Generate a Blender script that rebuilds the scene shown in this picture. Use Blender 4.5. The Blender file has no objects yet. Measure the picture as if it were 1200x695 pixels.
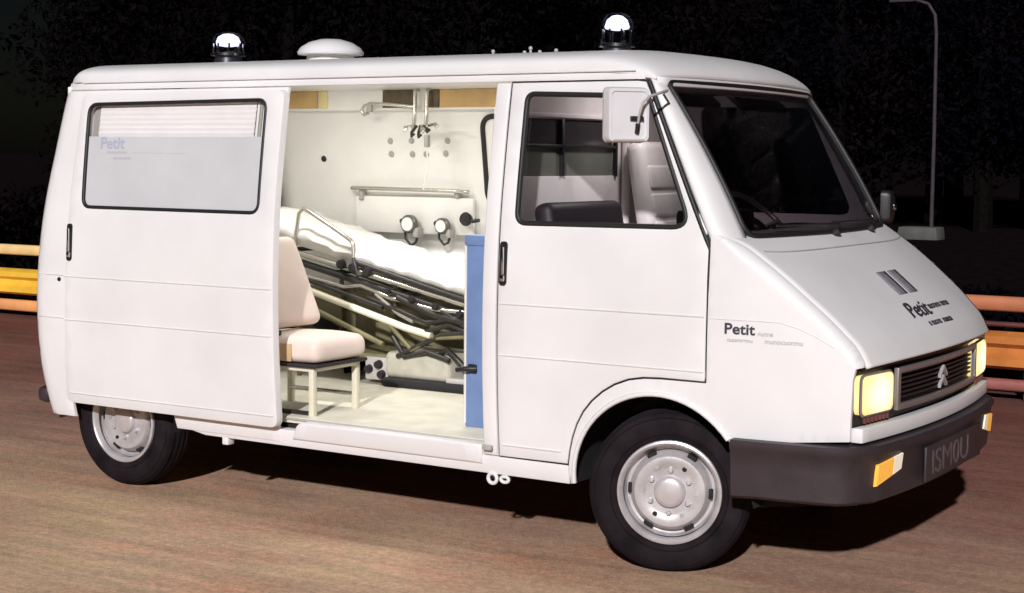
import bpy, bmesh, math, random
import numpy as np
from mathutils import Vector, Matrix
from mathutils.geometry import delaunay_2d_cdt
R = math.radians
random.seed(7)
scene = bpy.context.scene
COL = scene.collection

# ------------------------------------------------------------------ camera
cam_d = bpy.data.cameras.new('camera')
cam = bpy.data.objects.new('camera', cam_d)
COL.objects.link(cam)
CAM_POS = Vector((3.060, -7.095, 1.778)); YAW, PITCH, ROLL = R(31.935), R(4.928), R(0.506)
_f = Vector((-math.sin(YAW)*math.cos(PITCH), math.cos(YAW)*math.cos(PITCH), -math.sin(PITCH)))
_r = Vector((math.cos(YAW), math.sin(YAW), 0)); _u = _r.cross(_f)
_r2 = _r*math.cos(ROLL) + _u*math.sin(ROLL); _u2 = -_r*math.sin(ROLL) + _u*math.cos(ROLL)
_m = Matrix((_r2, _u2, -_f)).transposed().to_4x4(); _m.translation = CAM_POS
cam.matrix_world = _m
cam_d.sensor_width = 36.0
cam_d.lens = 1907.37/1200*36.0
cam_d.clip_end = 2000
scene.camera = cam

# ------------------------------------------------------------------ night sky, one key light, exposure
SUN_EL, SUN_AZ = R(25), R(22)          # azimuth measured from -y towards +x
world = bpy.data.worlds.new('World'); scene.world = world; world.use_nodes = True
wn = world.node_tree.nodes; wl = world.node_tree.links
sky = wn.new('ShaderNodeTexSky'); sky.sky_type = 'NISHITA'; sky.sun_disc = False
sky.sun_elevation = SUN_EL
sky.sun_rotation = math.atan2(math.sin(SUN_AZ), -math.cos(SUN_AZ))
bg = wn['Background']; bg.inputs['Strength'].default_value = 0.0009
wl.new(sky.outputs['Color'], bg.inputs['Color'])
sun_d = bpy.data.lights.new('sun', 'SUN'); sun_d.energy = 3.9; sun_d.angle = R(1.5); sun_d.color = (1.0, .98, .985)
sun = bpy.data.objects.new('sun', sun_d); COL.objects.link(sun)
to_sun = Vector((math.sin(SUN_AZ)*math.cos(SUN_EL), -math.cos(SUN_AZ)*math.cos(SUN_EL), math.sin(SUN_EL)))
sun.rotation_euler = (-to_sun).to_track_quat('-Z', 'Y').to_euler()
sun.location = (6, -14, 10)
vs = scene.view_settings
vs.view_transform = 'Standard'; vs.look = 'None'; vs.exposure = 0.0; vs.gamma = 1.0; vs.use_curve_mapping = False
scene.render.engine = 'CYCLES'
scene.cycles.transparent_max_bounces = 24

# ------------------------------------------------------------------ materials
MATS = {}
def mat(name, col, rough=.5, metal=0., noise=0., nscale=8., bump=0., bscale=60., spec=.5, coat=0., emit=None, estr=0., rvar=0.):
    m = bpy.data.materials.new(name); m.use_nodes = True
    nt = m.node_tree; b = nt.nodes['Principled BSDF']
    b.inputs['Base Color'].default_value = (*col, 1); b.inputs['Roughness'].default_value = rough
    b.inputs['Metallic'].default_value = metal; b.inputs['Specular IOR Level'].default_value = spec
    b.inputs['Coat Weight'].default_value = coat; b.inputs['Coat Roughness'].default_value = .12
    tc = nt.nodes.new('ShaderNodeTexCoord')
    if noise:
        n = nt.nodes.new('ShaderNodeTexNoise'); n.inputs['Scale'].default_value = nscale; n.inputs['Detail'].default_value = 5
        nt.links.new(tc.outputs['Object'], n.inputs['Vector'])
        cr = nt.nodes.new('ShaderNodeValToRGB')
        cr.color_ramp.elements[0].position = .3; cr.color_ramp.elements[1].position = .72
        cr.color_ramp.elements[0].color = (*[c*(1-noise) for c in col], 1)
        cr.color_ramp.elements[1].color = (*[min(1, c*(1+noise*.6)) for c in col], 1)
        nt.links.new(n.outputs['Fac'], cr.inputs['Fac']); nt.links.new(cr.outputs['Color'], b.inputs['Base Color'])
    if rvar:
        n3 = nt.nodes.new('ShaderNodeTexNoise'); n3.inputs['Scale'].default_value = 5; n3.inputs['Detail'].default_value = 6
        nt.links.new(tc.outputs['Object'], n3.inputs['Vector'])
        mr = nt.nodes.new('ShaderNodeMapRange'); mr.inputs['To Min'].default_value = rough-rvar; mr.inputs['To Max'].default_value = rough+rvar
        nt.links.new(n3.outputs['Fac'], mr.inputs['Value']); nt.links.new(mr.outputs['Result'], b.inputs['Roughness'])
    if bump:
        n2 = nt.nodes.new('ShaderNodeTexNoise'); n2.inputs['Scale'].default_value = bscale; n2.inputs['Detail'].default_value = 4
        nt.links.new(tc.outputs['Object'], n2.inputs['Vector'])
        bp = nt.nodes.new('ShaderNodeBump'); bp.inputs['Strength'].default_value = bump; bp.inputs['Distance'].default_value = .01
        nt.links.new(n2.outputs['Fac'], bp.inputs['Height']); nt.links.new(bp.outputs['Normal'], b.inputs['Normal'])
    if emit:
        b.inputs['Emission Color'].default_value = (*emit, 1); b.inputs['Emission Strength'].default_value = estr
    MATS[name] = m
    return m
def glass(name, tint, refl=1.0, rough=.02):
    m = bpy.data.materials.new(name); m.use_nodes = True; nt = m.node_tree
    for n in list(nt.nodes): nt.nodes.remove(n)
    o = nt.nodes.new('ShaderNodeOutputMaterial'); t = nt.nodes.new('ShaderNodeBsdfTransparent'); g = nt.nodes.new('ShaderNodeBsdfGlossy')
    t.inputs['Color'].default_value = (*tint, 1); g.inputs['Roughness'].default_value = rough
    g.inputs['Color'].default_value = (refl, refl, refl, 1)
    lw = nt.nodes.new('ShaderNodeLayerWeight'); lw.inputs['Blend'].default_value = .5     # thin sheet: same reflection from either face
    pw = nt.nodes.new('ShaderNodeMath'); pw.operation = 'POWER'; pw.inputs[1].default_value = 4.5
    ma = nt.nodes.new('ShaderNodeMath'); ma.operation = 'MULTIPLY_ADD'; ma.inputs[1].default_value = .9; ma.inputs[2].default_value = .045
    nt.links.new(lw.outputs['Facing'], pw.inputs[0]); nt.links.new(pw.outputs[0], ma.inputs[0])
    mx = nt.nodes.new('ShaderNodeMixShader')
    nt.links.new(ma.outputs[0], mx.inputs['Fac']); nt.links.new(t.outputs[0], mx.inputs[1]); nt.links.new(g.outputs[0], mx.inputs[2])
    nt.links.new(mx.outputs[0], o.inputs['Surface'])
    MATS[name] = m
    return m
mat('white_paint', (.785, .768, .780), .44, noise=.07, nscale=2.2, bump=.03, bscale=3.0, coat=.22, rvar=.08, spec=.4)
mat('inner_white', (.72, .69, .64), .55, noise=.04)
mat('cream_lining', (.88, .872, .835), .5, noise=.05, nscale=4, bump=.03, bscale=25)
mat('floor_vinyl', (.70, .67, .56), .45, noise=.14, nscale=6, bump=.05, bscale=90)
mat('black_rubber', (.012, .011, .013), .55, bump=.1, bscale=120)
mat('black_trim', (.014, .012, .014), .45)
mat('underbody', (.010, .009, .010), .85, noise=.3, nscale=10)
mat('tyre_rubber', (.014, .010, .013), .8, noise=.6, nscale=9, bump=.25, bscale=70, spec=.15)
mat('rim_silver', (.56, .53, .54), .38, metal=.35, noise=.24, nscale=11, bump=.05, bscale=50)
mat('hub_silver', (.62, .58, .60), .33, metal=.4, noise=.08, nscale=20)
mat('chrome', (.72, .70, .70), .18, metal=1.0)
mat('bumper_plastic', (.040, .028, .034), .5, noise=.18, nscale=9, bump=.15, bscale=160, rvar=.08)
mat('grille_black', (.020, .014, .018), .45, bump=.1, bscale=80)
mat('grille_grey', (.30, .27, .27), .35, metal=.5)
mat('headlight_lens', (.45, .36, .16), .22, noise=.12, nscale=14, bump=.5, bscale=55, emit=(1.0, .80, .36), estr=.85)
def headlight_glass():
    m = bpy.data.materials['headlight_lens']; nt = m.node_tree; L_ = nt.links; b = nt.nodes['Principled BSDF']
    tc = nt.nodes.new('ShaderNodeTexCoord'); mp = nt.nodes.new('ShaderNodeMapping'); mp.inputs['Scale'].default_value = (0, 5.0, 7.0)
    L_.new(tc.outputs['Object'], mp.inputs['Vector']); gr_ = nt.nodes.new('ShaderNodeTexGradient'); gr_.gradient_type = 'QUADRATIC_SPHERE'
    L_.new(mp.outputs['Vector'], gr_.inputs['Vector'])
    cr = nt.nodes.new('ShaderNodeValToRGB'); cr.color_ramp.elements[0].color = (.92, .66, .20, 1); cr.color_ramp.elements[1].color = (1, .90, .58, 1); cr.color_ramp.elements[1].position = .30
    L_.new(gr_.outputs['Fac'], cr.inputs['Fac']); L_.new(cr.outputs['Color'], b.inputs['Emission Color'])
    mr = nt.nodes.new('ShaderNodeMapRange'); mr.inputs['To Min'].default_value = .9; mr.inputs['To Max'].default_value = 1.7
    L_.new(gr_.outputs['Fac'], mr.inputs['Value']); L_.new(mr.outputs['Result'], b.inputs['Emission Strength'])
    wv = nt.nodes.new('ShaderNodeTexWave'); wv.bands_direction = 'Y'; wv.inputs['Scale'].default_value = 16; wv.inputs['Distortion'].default_value = .3
    L_.new(tc.outputs['Object'], wv.inputs['Vector']); bp = nt.nodes.new('ShaderNodeBump'); bp.inputs['Strength'].default_value = .35; bp.inputs['Distance'].default_value = .004
    L_.new(wv.outputs['Fac'], bp.inputs['Height']); L_.new(bp.outputs['Normal'], b.inputs['Normal'])
headlight_glass()
mat('amber_lens', (.85, .42, .06), .25, bump=.4, bscale=120, emit=(1.0, .50, .08), estr=.45)
mat('clear_lens', (.85, .80, .70), .2, bump=.4, bscale=120, emit=(1.0, .80, .60), estr=.35)
mat('seat_vinyl', (.78, .66, .59), .5, noise=.08, nscale=5, bump=.15, bscale=14)
mat('seat_vinyl_tan', (.50, .34, .19), .5, noise=.12, nscale=6, bump=.15, bscale=14)
mat('seat_frame', (.70, .66, .52), .42, noise=.06)
mat('dark_vinyl', (.020, .014, .018), .55, bump=.2, bscale=30)
mat('cab_vinyl', (.74, .69, .69), .5, noise=.06, bump=.1, bscale=20)
mat('dash_plastic', (.012, .009, .011), .5, bump=.1, bscale=80)
mat('blue_panel', (.16, .25, .47), .45, noise=.14, nscale=7, bump=.05, bscale=40)
mat('sheet_white', (.78, .77, .74), .8, noise=.10, nscale=6, bump=.9, bscale=11)
mat('steel_tube', (.60, .58, .52), .25, metal=.9)
mat('black_tube', (.022, .020, .018), .4)
mat('olive_metal', (.17, .15, .075), .5, noise=.2, nscale=10)
mat('locker_tan', (.60, .40, .16), .5, noise=.18, nscale=9)
mat('locker_dark', (.11, .075, .035), .5, noise=.5, nscale=16)
mat('locker_cream', (.82, .70, .34), .5, noise=.08)
mat('lamp_diffuser', (.9, .85, .7), .5, emit=(1.0, .92, .75), estr=2.2)
mat('grey_plastic', (.42, .40, .38), .5, noise=.1)
mat('frosted_film', (.57, .573, .60), .32, noise=.08, nscale=2.5, rvar=.1)
mat('blind_white', (.88, .86, .85), .7, noise=.04)
mat('blind_green', (.42, .45, .36), .6)
mat('print_blue', (.42, .44, .56), .6)
mat('print_dark', (.045, .042, .055), .5)
mat('print_grey', (.24, .23, .26), .5, noise=.2, nscale=40)
mat('print_light', (.50, .47, .50), .5)
mat('pane_green', (.16, .17, .145), .25, noise=.1)
mat('pane_dark', (.045, .040, .044), .2, noise=.2)
mat('plate_ink', (.13, .095, .105), .5)
mat('mirror_white', (.70, .69, .72), .45, noise=.05)
mat('steel_dark', (.16, .15, .14), .35, metal=.5)
mat('base_grey', (.46, .44, .36), .4, noise=.2, nscale=9)
mat('beacon_bulb', (.95, .95, 1.0), .3, emit=(.92, .93, 1.0), estr=1.6)
mat('beacon_base', (.020, .018, .030), .4)
mat('concrete', (.085, .085, .08), .9, noise=.2, nscale=5, bump=.4, bscale=30)
mat('lamp_post_steel', (.050, .040, .048), .7, noise=.2, spec=.1)
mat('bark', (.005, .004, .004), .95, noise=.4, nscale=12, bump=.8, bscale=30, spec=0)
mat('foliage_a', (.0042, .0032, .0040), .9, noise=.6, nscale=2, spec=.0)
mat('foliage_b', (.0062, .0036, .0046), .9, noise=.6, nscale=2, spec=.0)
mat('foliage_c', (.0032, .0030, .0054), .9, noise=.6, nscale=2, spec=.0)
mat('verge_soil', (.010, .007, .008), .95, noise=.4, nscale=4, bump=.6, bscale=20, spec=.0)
mat('trail_cream', (.88, .60, .27), .45, noise=.14, nscale=5)  # glow of the car light trails, put into the rail paint
mat('trail_yellow', (.90, .52, .055), .42, noise=.16, nscale=4)
mat('trail_amber', (.82, .36, .14), .45, noise=.18, nscale=4)
mat('trail_salmon', (.50, .175, .085), .45, noise=.22, nscale=4)
mat('trail_orange', (.55, .19, .045), .42, noise=.22, nscale=4)
mat('trail_louvre_red', (.13, .042, .04), .55, noise=.3, nscale=5)
mat('trail_rose', (.33, .11, .095), .5, noise=.25, nscale=5)
mat('post_dark', (.045, .022, .020), .7, noise=.3)
glass('window_glass', (.985, .98, .985))
glass('windscreen_glass', (.50, .47, .49), .8)
glass('beacon_glass', (.72, .75, .88), 1.0, .05)

# road surface: asphalt with light falloff and warm glow painted in, tan to red-brown
def road_material():
    m = bpy.data.materials.new('road_asphalt'); m.use_nodes = True; nt = m.node_tree; L = nt.links
    b = nt.nodes['Principled BSDF']; b.inputs['Roughness'].default_value = .82; b.inputs['Specular IOR Level'].default_value = .25
    tc = nt.nodes.new('ShaderNodeTexCoord')
    def noise(scale, det, sx=1, sy=1, rough=.55):
        mp = nt.nodes.new('ShaderNodeMapping'); mp.inputs['Scale'].default_value = (sx, sy, 1)
        L.new(tc.outputs['Object'], mp.inputs['Vector'])
        n = nt.nodes.new('ShaderNodeTexNoise'); n.inputs['Scale'].default_value = scale; n.inputs['Detail'].default_value = det; n.inputs['Roughness'].default_value = rough
        L.new(mp.outputs['Vector'], n.inputs['Vector']); return n.outputs['Fac']
    def math_(op, a, bb):
        n = nt.nodes.new('ShaderNodeMath'); n.operation = op
        for i, v in enumerate((a, bb)):
            if isinstance(v, (int, float)): n.inputs[i].default_value = v
            else: L.new(v, n.inputs[i])
        return n.outputs[0]
    def ramp(fac, stops):
        r = nt.nodes.new('ShaderNodeValToRGB')
        while len(r.color_ramp.elements) < len(stops): r.color_ramp.elements.new(.5)
        for e, (p, c) in zip(r.color_ramp.elements, stops): e.position = p; e.color = (*c, 1)
        L.new(fac, r.inputs['Fac']); return r.outputs['Color']
    sep = nt.nodes.new('ShaderNodeSeparateXYZ'); L.new(tc.outputs['Object'], sep.inputs[0])
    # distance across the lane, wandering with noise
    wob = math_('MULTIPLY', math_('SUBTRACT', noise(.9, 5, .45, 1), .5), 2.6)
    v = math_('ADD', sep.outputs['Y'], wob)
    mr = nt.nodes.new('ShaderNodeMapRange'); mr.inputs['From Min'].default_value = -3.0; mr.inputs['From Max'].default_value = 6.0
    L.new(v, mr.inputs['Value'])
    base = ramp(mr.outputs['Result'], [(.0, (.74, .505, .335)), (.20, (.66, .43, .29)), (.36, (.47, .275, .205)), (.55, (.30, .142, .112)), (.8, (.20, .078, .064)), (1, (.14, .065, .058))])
    streak = noise(3.2, 7, .16, 2.4, .65); grain = noise(85, 4, 1, 1, .8); patch = noise(1.7, 6, .6, 1.2, .62)
    mul = math_('ADD', math_('MULTIPLY', streak, .85), math_('MULTIPLY', grain, 1.15))
    mul = math_('ADD', mul, math_('MULTIPLY', patch, .95))
    mul = math_('ADD', mul, math_('MULTIPLY', noise(24, 5, .8, 1.1, .75), .8))
    mul = math_('SUBTRACT', mul, .92)
    mx = nt.nodes.new('ShaderNodeMix'); mx.data_type = 'RGBA'; mx.blend_type = 'MULTIPLY'; mx.inputs['Factor'].default_value = 1
    cmb = nt.nodes.new('ShaderNodeCombineColor')
    for i in range(3): L.new(mul, cmb.inputs[i])
    tint = nt.nodes.new('ShaderNodeMix'); tint.data_type = 'RGBA'; tint.blend_type = 'MULTIPLY'; tint.inputs['Factor'].default_value = 1
    L.new(ramp(noise(1.3, 6, .7, 1.5, .6), [(.30, (1.12, .90, .86)), (.50, (1, 1, 1)), (.70, (.98, 1.08, .92))]), tint.inputs['B']); L.new(base, tint.inputs['A'])
    vo = nt.nodes.new('ShaderNodeTexVoronoi'); vo.inputs['Scale'].default_value = 46; L.new(tc.outputs['Object'], vo.inputs['Vector'])
    sp = nt.nodes.new('ShaderNodeSeparateColor'); L.new(vo.outputs['Color'], sp.inputs[0])
    mul = math_('MULTIPLY', mul, math_('ADD', math_('MULTIPLY', sp.outputs[0], .24), .89))
    for i in range(3): L.new(mul, cmb.inputs[i])
    base = tint.outputs['Result']
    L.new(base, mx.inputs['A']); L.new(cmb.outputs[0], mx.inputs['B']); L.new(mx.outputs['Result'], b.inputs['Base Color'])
    bp = nt.nodes.new('ShaderNodeBump'); bp.inputs['Strength'].default_value = .9; bp.inputs['Distance'].default_value = .012
    L.new(grain, bp.inputs['Height']); L.new(bp.outputs['Normal'], b.inputs['Normal'])
    MATS['road'] = m
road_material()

# ------------------------------------------------------------------ mesh helpers
def tag(o, label, cat, group=None):
    o['label'] = label; o['category'] = cat
    if group: o['group'] = group
    return o
def structure(o): o['kind'] = 'structure'; return o
def empty(name, loc=(0, 0, 0), rz=0):
    o = bpy.data.objects.new(name, None); COL.objects.link(o); o.location = loc; o.rotation_euler = (0, 0, rz); o.empty_display_size = .1
    return o
def bm_obj(name, bm, m, parent=None, sharp=35, smooth=True):
    bmesh.ops.recalc_face_normals(bm, faces=bm.faces)
    for f in bm.faces: f.smooth = smooth
    if smooth:
        lim = R(sharp)
        for e in bm.edges:
            e.smooth = not (len(e.link_faces) == 2 and e.calc_face_angle(0) > lim)
    me = bpy.data.meshes.new(name); bm.to_mesh(me); bm.free()
    o = bpy.data.objects.new(name, me); COL.objects.link(o)
    me.materials.append(MATS[m] if isinstance(m, str) else m)
    if parent: o.parent = parent
    return o
def add_box(bm, c, s, rot=None, bev=0, seg=2):
    r = bmesh.ops.create_cube(bm, size=1)
    vs_ = r['verts']
    bmesh.ops.scale(bm, vec=s, verts=vs_)
    if bev:
        es = list({e for v in vs_ for e in v.link_edges})
        rr = bmesh.ops.bevel(bm, geom=es, offset=bev, segments=seg, profile=.5, affect='EDGES', clamp_overlap=True)
        vs_ = list({v for f in rr['faces'] for v in f.verts} | {v for v in vs_ if v.is_valid})
    if rot is not None: bmesh.ops.rotate(bm, cent=(0, 0, 0), matrix=rot, verts=vs_)
    bmesh.ops.translate(bm, vec=c, verts=vs_)
    return vs_
def box(name, c, s, m, parent=None, rot=None, bev=.006, seg=2):
    bm = bmesh.new(); add_box(bm, c, s, rot, bev, seg); return bm_obj(name, bm, m, parent)
def add_tube(bm, pts, r, n=8, closed=False, caps=True):
    pts = [Vector(p) for p in pts]; N = len(pts); rings = []
    rad = r if isinstance(r, (list, tuple)) else [r]*N
    prev = None
    for i, p in enumerate(pts):
        if closed: t = pts[(i+1) % N] - pts[i-1]
        else: t = pts[min(i+1, N-1)] - pts[max(i-1, 0)]
        t.normalize()
        if prev is None:
            a = Vector((0, 0, 1)) if abs(t.z) < .9 else Vector((1, 0, 0)); nrm = t.cross(a).normalized()
        else:
            nrm = (prev - t*prev.dot(t)).normalized()
        prev = nrm; bn = t.cross(nrm)
        rings.append([bm.verts.new(p + (nrm*math.cos(2*math.pi*k/n) + bn*math.sin(2*math.pi*k/n))*rad[i]) for k in range(n)])
    for i in range(N if closed else N-1):
        a, b = rings[i], rings[(i+1) % N]
        for k in range(n): bm.faces.new((a[k], a[(k+1) % n], b[(k+1) % n], b[k]))
    if caps and not closed:
        bm.faces.new(rings[0]); bm.faces.new(rings[-1])
def tube(name, pts, r, m, parent=None, n=8, closed=False):
    bm = bmesh.new(); add_tube(bm, pts, r, n, closed); return bm_obj(name, bm, m, parent, 50)
def add_lathe(bm, prof, n=48, M=None, closed=False):
    # prof: (radius, axial) ; axis = +Z unless M
    M = M or Matrix.Identity(4); rings = []
    for r, a in prof:
        if r < 1e-6: rings.append([bm.verts.new(M @ Vector((0, 0, a)))])
        else: rings.append([bm.verts.new(M @ Vector((r*math.cos(2*math.pi*k/n), r*math.sin(2*math.pi*k/n), a))) for k in range(n)])
    for a, b in zip(rings, rings[1:] + ([rings[0]] if closed else [])):
        for k in range(n):
            f = []
            for v in (a[k % len(a)], a[(k+1) % len(a)], b[(k+1) % len(b)], b[k % len(b)]):
                if v not in f: f.append(v)
            if len(f) > 2: bm.faces.new(f)
def lathe(name, prof, m, parent=None, n=48, M=None, closed=False, sharp=40):
    bm = bmesh.new(); add_lathe(bm, prof, n, M, closed); return bm_obj(name, bm, m, parent, sharp)
def grid(name, rows, m, parent=None, thick=0., inward=None, sharp=45):
    bm = bmesh.new(); V = [[bm.verts.new(p) for p in r] for r in rows]
    for a, b in zip(V, V[1:]):
        for i in range(len(a)-1): bm.faces.new((a[i], a[i+1], b[i+1], b[i]))
    o = bm_obj(name, bm, m, parent, sharp)
    if thick:
        md = o.modifiers.new('thickness', 'SOLIDIFY'); md.thickness = thick; md.offset = -1 if inward is None else inward
    return o
def rnd(poly, r=.03, seg=5):
    """round the corners of a polygon; entries may be (x,z) or (x,z,radius)"""
    out = []; N = len(poly)
    for i in range(N):
        p = Vector(poly[i][:2]); rr = poly[i][2] if len(poly[i]) > 2 else r
        a = Vector(poly[i-1][:2]) - p; b = Vector(poly[(i+1) % N][:2]) - p
        if rr <= 0: out.append(tuple(p)); continue
        ang = a.angle(b)
        if ang > R(165): out.append(tuple(p)); continue
        d = min(rr/math.tan(ang/2), a.length*.48, b.length*.48)
        s, e = p + a.normalized()*d, p + b.normalized()*d
        for k in range(seg+1):
            t = k/seg; out.append(tuple(s*(1-t)**2 + p*2*t*(1-t) + e*t*t))
    return out
def resample(poly, step):
    out = []; N = len(poly)
    for i in range(N):
        a, b = Vector(poly[i]), Vector(poly[(i+1) % N]); n = max(1, int(math.ceil((b-a).length/step)))
        for k in range(n): out.append(tuple(a + (b-a)*k/n))
    return out
def inside(p, poly):
    x, y = p; c = False; j = len(poly)-1
    for i in range(len(poly)):
        xi, yi = poly[i]; xj, yj = poly[j]
        if (yi > y) != (yj > y) and x < (xj-xi)*(y-yi)/(yj-yi)+xi: c = not c
        j = i
    return c
def panel(name, outline, surf, m, parent=None, holes=(), thick=.02, step=.07, bev=.004, extra=(), keep=.35):
    """sheet cut to an outline with openings, laid on surf(u, v, depth) and given thickness and rounded edges"""
    loops = [resample(outline, step)] + [resample(h, step) for h in holes]
    pts = []; edges = []
    for lp in loops:
        b0 = len(pts); pts += lp; edges += [(b0+i, b0+(i+1) % len(lp)) for i in range(len(lp))]
    us = [p[0] for p in loops[0]]; vs_ = [p[1] for p in loops[0]]
    bp = np.array(pts)
    cand = list(extra)
    nu = int((max(us)-min(us))/step); nv = int((max(vs_)-min(vs_))/step)
    for i in range(1, nu+1):
        for j in range(1, nv+1):
            cand.append((min(us)+(i-.5*(j % 2))*step, min(vs_)+j*step))
    for q in cand:
        if not inside(q, loops[0]) or any(inside(q, h) for h in loops[1:]): continue
        if np.min((bp[:, 0]-q[0])**2 + (bp[:, 1]-q[1])**2) < (step*keep)**2: continue
        pts.append(q)
    V, E_, F, *_ = delaunay_2d_cdt([Vector(p) for p in pts], edges, [], 0, 1e-5)
    bm = bmesh.new()
    T = []
    for f in F:
        cx = sum(V[i].x for i in f)/len(f); cy = sum(V[i].y for i in f)/len(f)
        if inside((cx, cy), loops[0]) and not any(inside((cx, cy), h) for h in loops[1:]): T.append(f)
    used = sorted({i for f in T for i in f})
    A = {i: bm.verts.new(surf(V[i].x, V[i].y, 0)) for i in used}
    B = {i: bm.verts.new(surf(V[i].x, V[i].y, thick)) for i in used}
    cnt = {}
    for f in T:
        bm.faces.new([A[i] for i in f]); bm.faces.new([B[i] for i in reversed(f)])
        for k in range(len(f)):
            a, b = f[k], f[(k+1) % len(f)]; cnt.setdefault((min(a, b), max(a, b)), []).append((a, b))
    rim = []
    for k, l in cnt.items():
        if len(l) == 1:
            a, b = l[0]; bm.faces.new((A[b], A[a], B[a], B[b])); rim.append((A[a], A[b]))
    bmesh.ops.recalc_face_normals(bm, faces=bm.faces)
    if bev:
        es = [bm.edges.get(r) for r in rim]
        bmesh.ops.bevel(bm, geom=[e for e in es if e], offset=bev, segments=2, profile=.5, affect='EDGES', clamp_overlap=True)
    return bm_obj(name, bm, m, parent, 50)
def prism(name, poly, a, b, axis, m, parent=None, bev=0.):
    """polygon in the two other axes, extruded from a to b along axis"""
    bm = bmesh.new()
    def P(p, t):
        return {'x': (t, p[0], p[1]), 'y': (p[0], t, p[1]), 'z': (p[0], p[1], t)}[axis]
    va = [bm.verts.new(P(p, a)) for p in poly]; vb = [bm.verts.new(P(p, b)) for p in poly]
    bm.faces.new(va); bm.faces.new(vb)
    for i in range(len(poly)): bm.faces.new((va[i], va[(i+1) % len(poly)], vb[(i+1) % len(poly)], vb[i]))
    if bev: bmesh.ops.bevel(bm, geom=bm.edges[:], offset=bev, segments=2, profile=.5, affect='EDGES', clamp_overlap=True)
    return bm_obj(name, bm, m, parent, 35)
def lettering(name, body, size, M, m, parent, bold=.0, sx=1.0, depth=.0015, name_align='LEFT'):
    cu = bpy.data.curves.new(name, 'FONT'); cu.body = body; cu.size = size; cu.offset = bold; cu.extrude = depth; cu.align_x = name_align
    tmp = bpy.data.objects.new(name, cu); COL.objects.link(tmp)
    dg = bpy.context.evaluated_depsgraph_get(); dg.update()
    me = bpy.data.meshes.new_from_object(tmp.evaluated_get(dg)); bpy.data.objects.remove(tmp); bpy.data.curves.remove(cu)
    me.name = name
    me.transform(M @ Matrix.Diagonal((sx, 1, 1, 1)))
    o = bpy.data.objects.new(name, me); COL.objects.link(o); me.materials.clear(); me.materials.append(MATS[m]); o.parent = parent
    return o
def frame(origin, ex, ey):
    ex = Vector(ex).normalized(); ey = Vector(ey); ey = (ey - ex*ey.dot(ex)).normalized(); ez = ex.cross(ey)
    M = Matrix((ex, ey, ez)).transposed().to_4x4(); M.translation = origin
    return M
def lerp_tab(t, tab):
    if t <= tab[0][0]: return tab[0][1]
    for (a, va), (b, vb) in zip(tab, tab[1:]):
        if t <= b:
            s = (t-a)/(b-a); return va + (vb-va)*s
    return tab[-1][1]
def smooth_tab(tab):
    xs = np.array([p[0] for p in tab], float); ys = np.array([p[1] for p in tab], float)
    d = np.gradient(ys, xs)
    def f(t):
        t = min(max(t, xs[0]), xs[-1]); i = min(int(np.searchsorted(xs, t, 'right'))-1, len(xs)-2)
        h = xs[i+1]-xs[i]; s = (t-xs[i])/h
        return float((2*s**3-3*s*s+1)*ys[i] + (s**3-2*s*s+s)*h*d[i] + (-2*s**3+3*s*s)*ys[i+1] + (s**3-s*s)*h*d[i+1])
    return f

# ------------------------------------------------------------------ ground
def sheet(name, x0, x1, y0, y1, z, m, n=1):
    rows = [[(x0+(x1-x0)*i/n, y0+(y1-y0)*j/n, z) for i in range(n+1)] for j in range(n+1)]
    return structure(grid(name, rows, m))
sheet('ground', -900, 900, -900, 900, -.012, 'verge_soil', 8)
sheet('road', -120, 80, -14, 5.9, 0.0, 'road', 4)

# ------------------------------------------------------------------ van body surfaces (x forward, right side at -y)
_hw = smooth_tab([(.25, .945), (.45, .972), (.7, .990), (1.0, .998), (1.3, .990), (1.5, .975), (1.8, .935), (2.1, .886), (2.2, .868)])
_xr = smooth_tab([(.30, -3.765), (.6, -3.83), (.9, -3.85), (1.3, -3.825), (1.8, -3.75), (2.15, -3.69), (2.25, -3.66)])
_zc = smooth_tab([(.18, 1.472), (.24, 1.463), (.31, 1.435), (.42, 1.365), (.6, 1.225), (.76, 1.08), (.82, 1.012), (.845, .965), (.855, .945)])
CR = .055
def rx(x):
    q = min(1, max(0, (x-.215)/.14)); return max(.006, CR*q*q*(3-2*q))
def hw(x, z):
    w = _hw(z)
    if x > .15: w -= .075*((x-.15)/.67)**2
    d = x - _xr(z)
    if d < .12:
        d = max(d, 0); w -= .12 - math.sqrt(max(0, .12**2-(.12-d)**2))
    if x > .215 and z < _zc(x)+.01:
        e = _zc(x) - z
        r = rx(x)
        if e < r:
            e = max(e, 0); w -= r - math.sqrt(max(0, r*r-(r-e)**2))
    return w
def side(off=0., sgn=-1):
    return lambda x, z, dep: (x, sgn*(hw(x, z)+off-dep), z)
def ye(x): return _hw(_zc(x)) - (.075*((x-.15)/.67)**2 if x > .15 else 0) - rx(x) + .001
van = empty('ambulance_van', (0, 0, 0))
tag(van, 'white ambulance van with open side door, roof beacons and lit yellow headlights', 'van')

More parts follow.
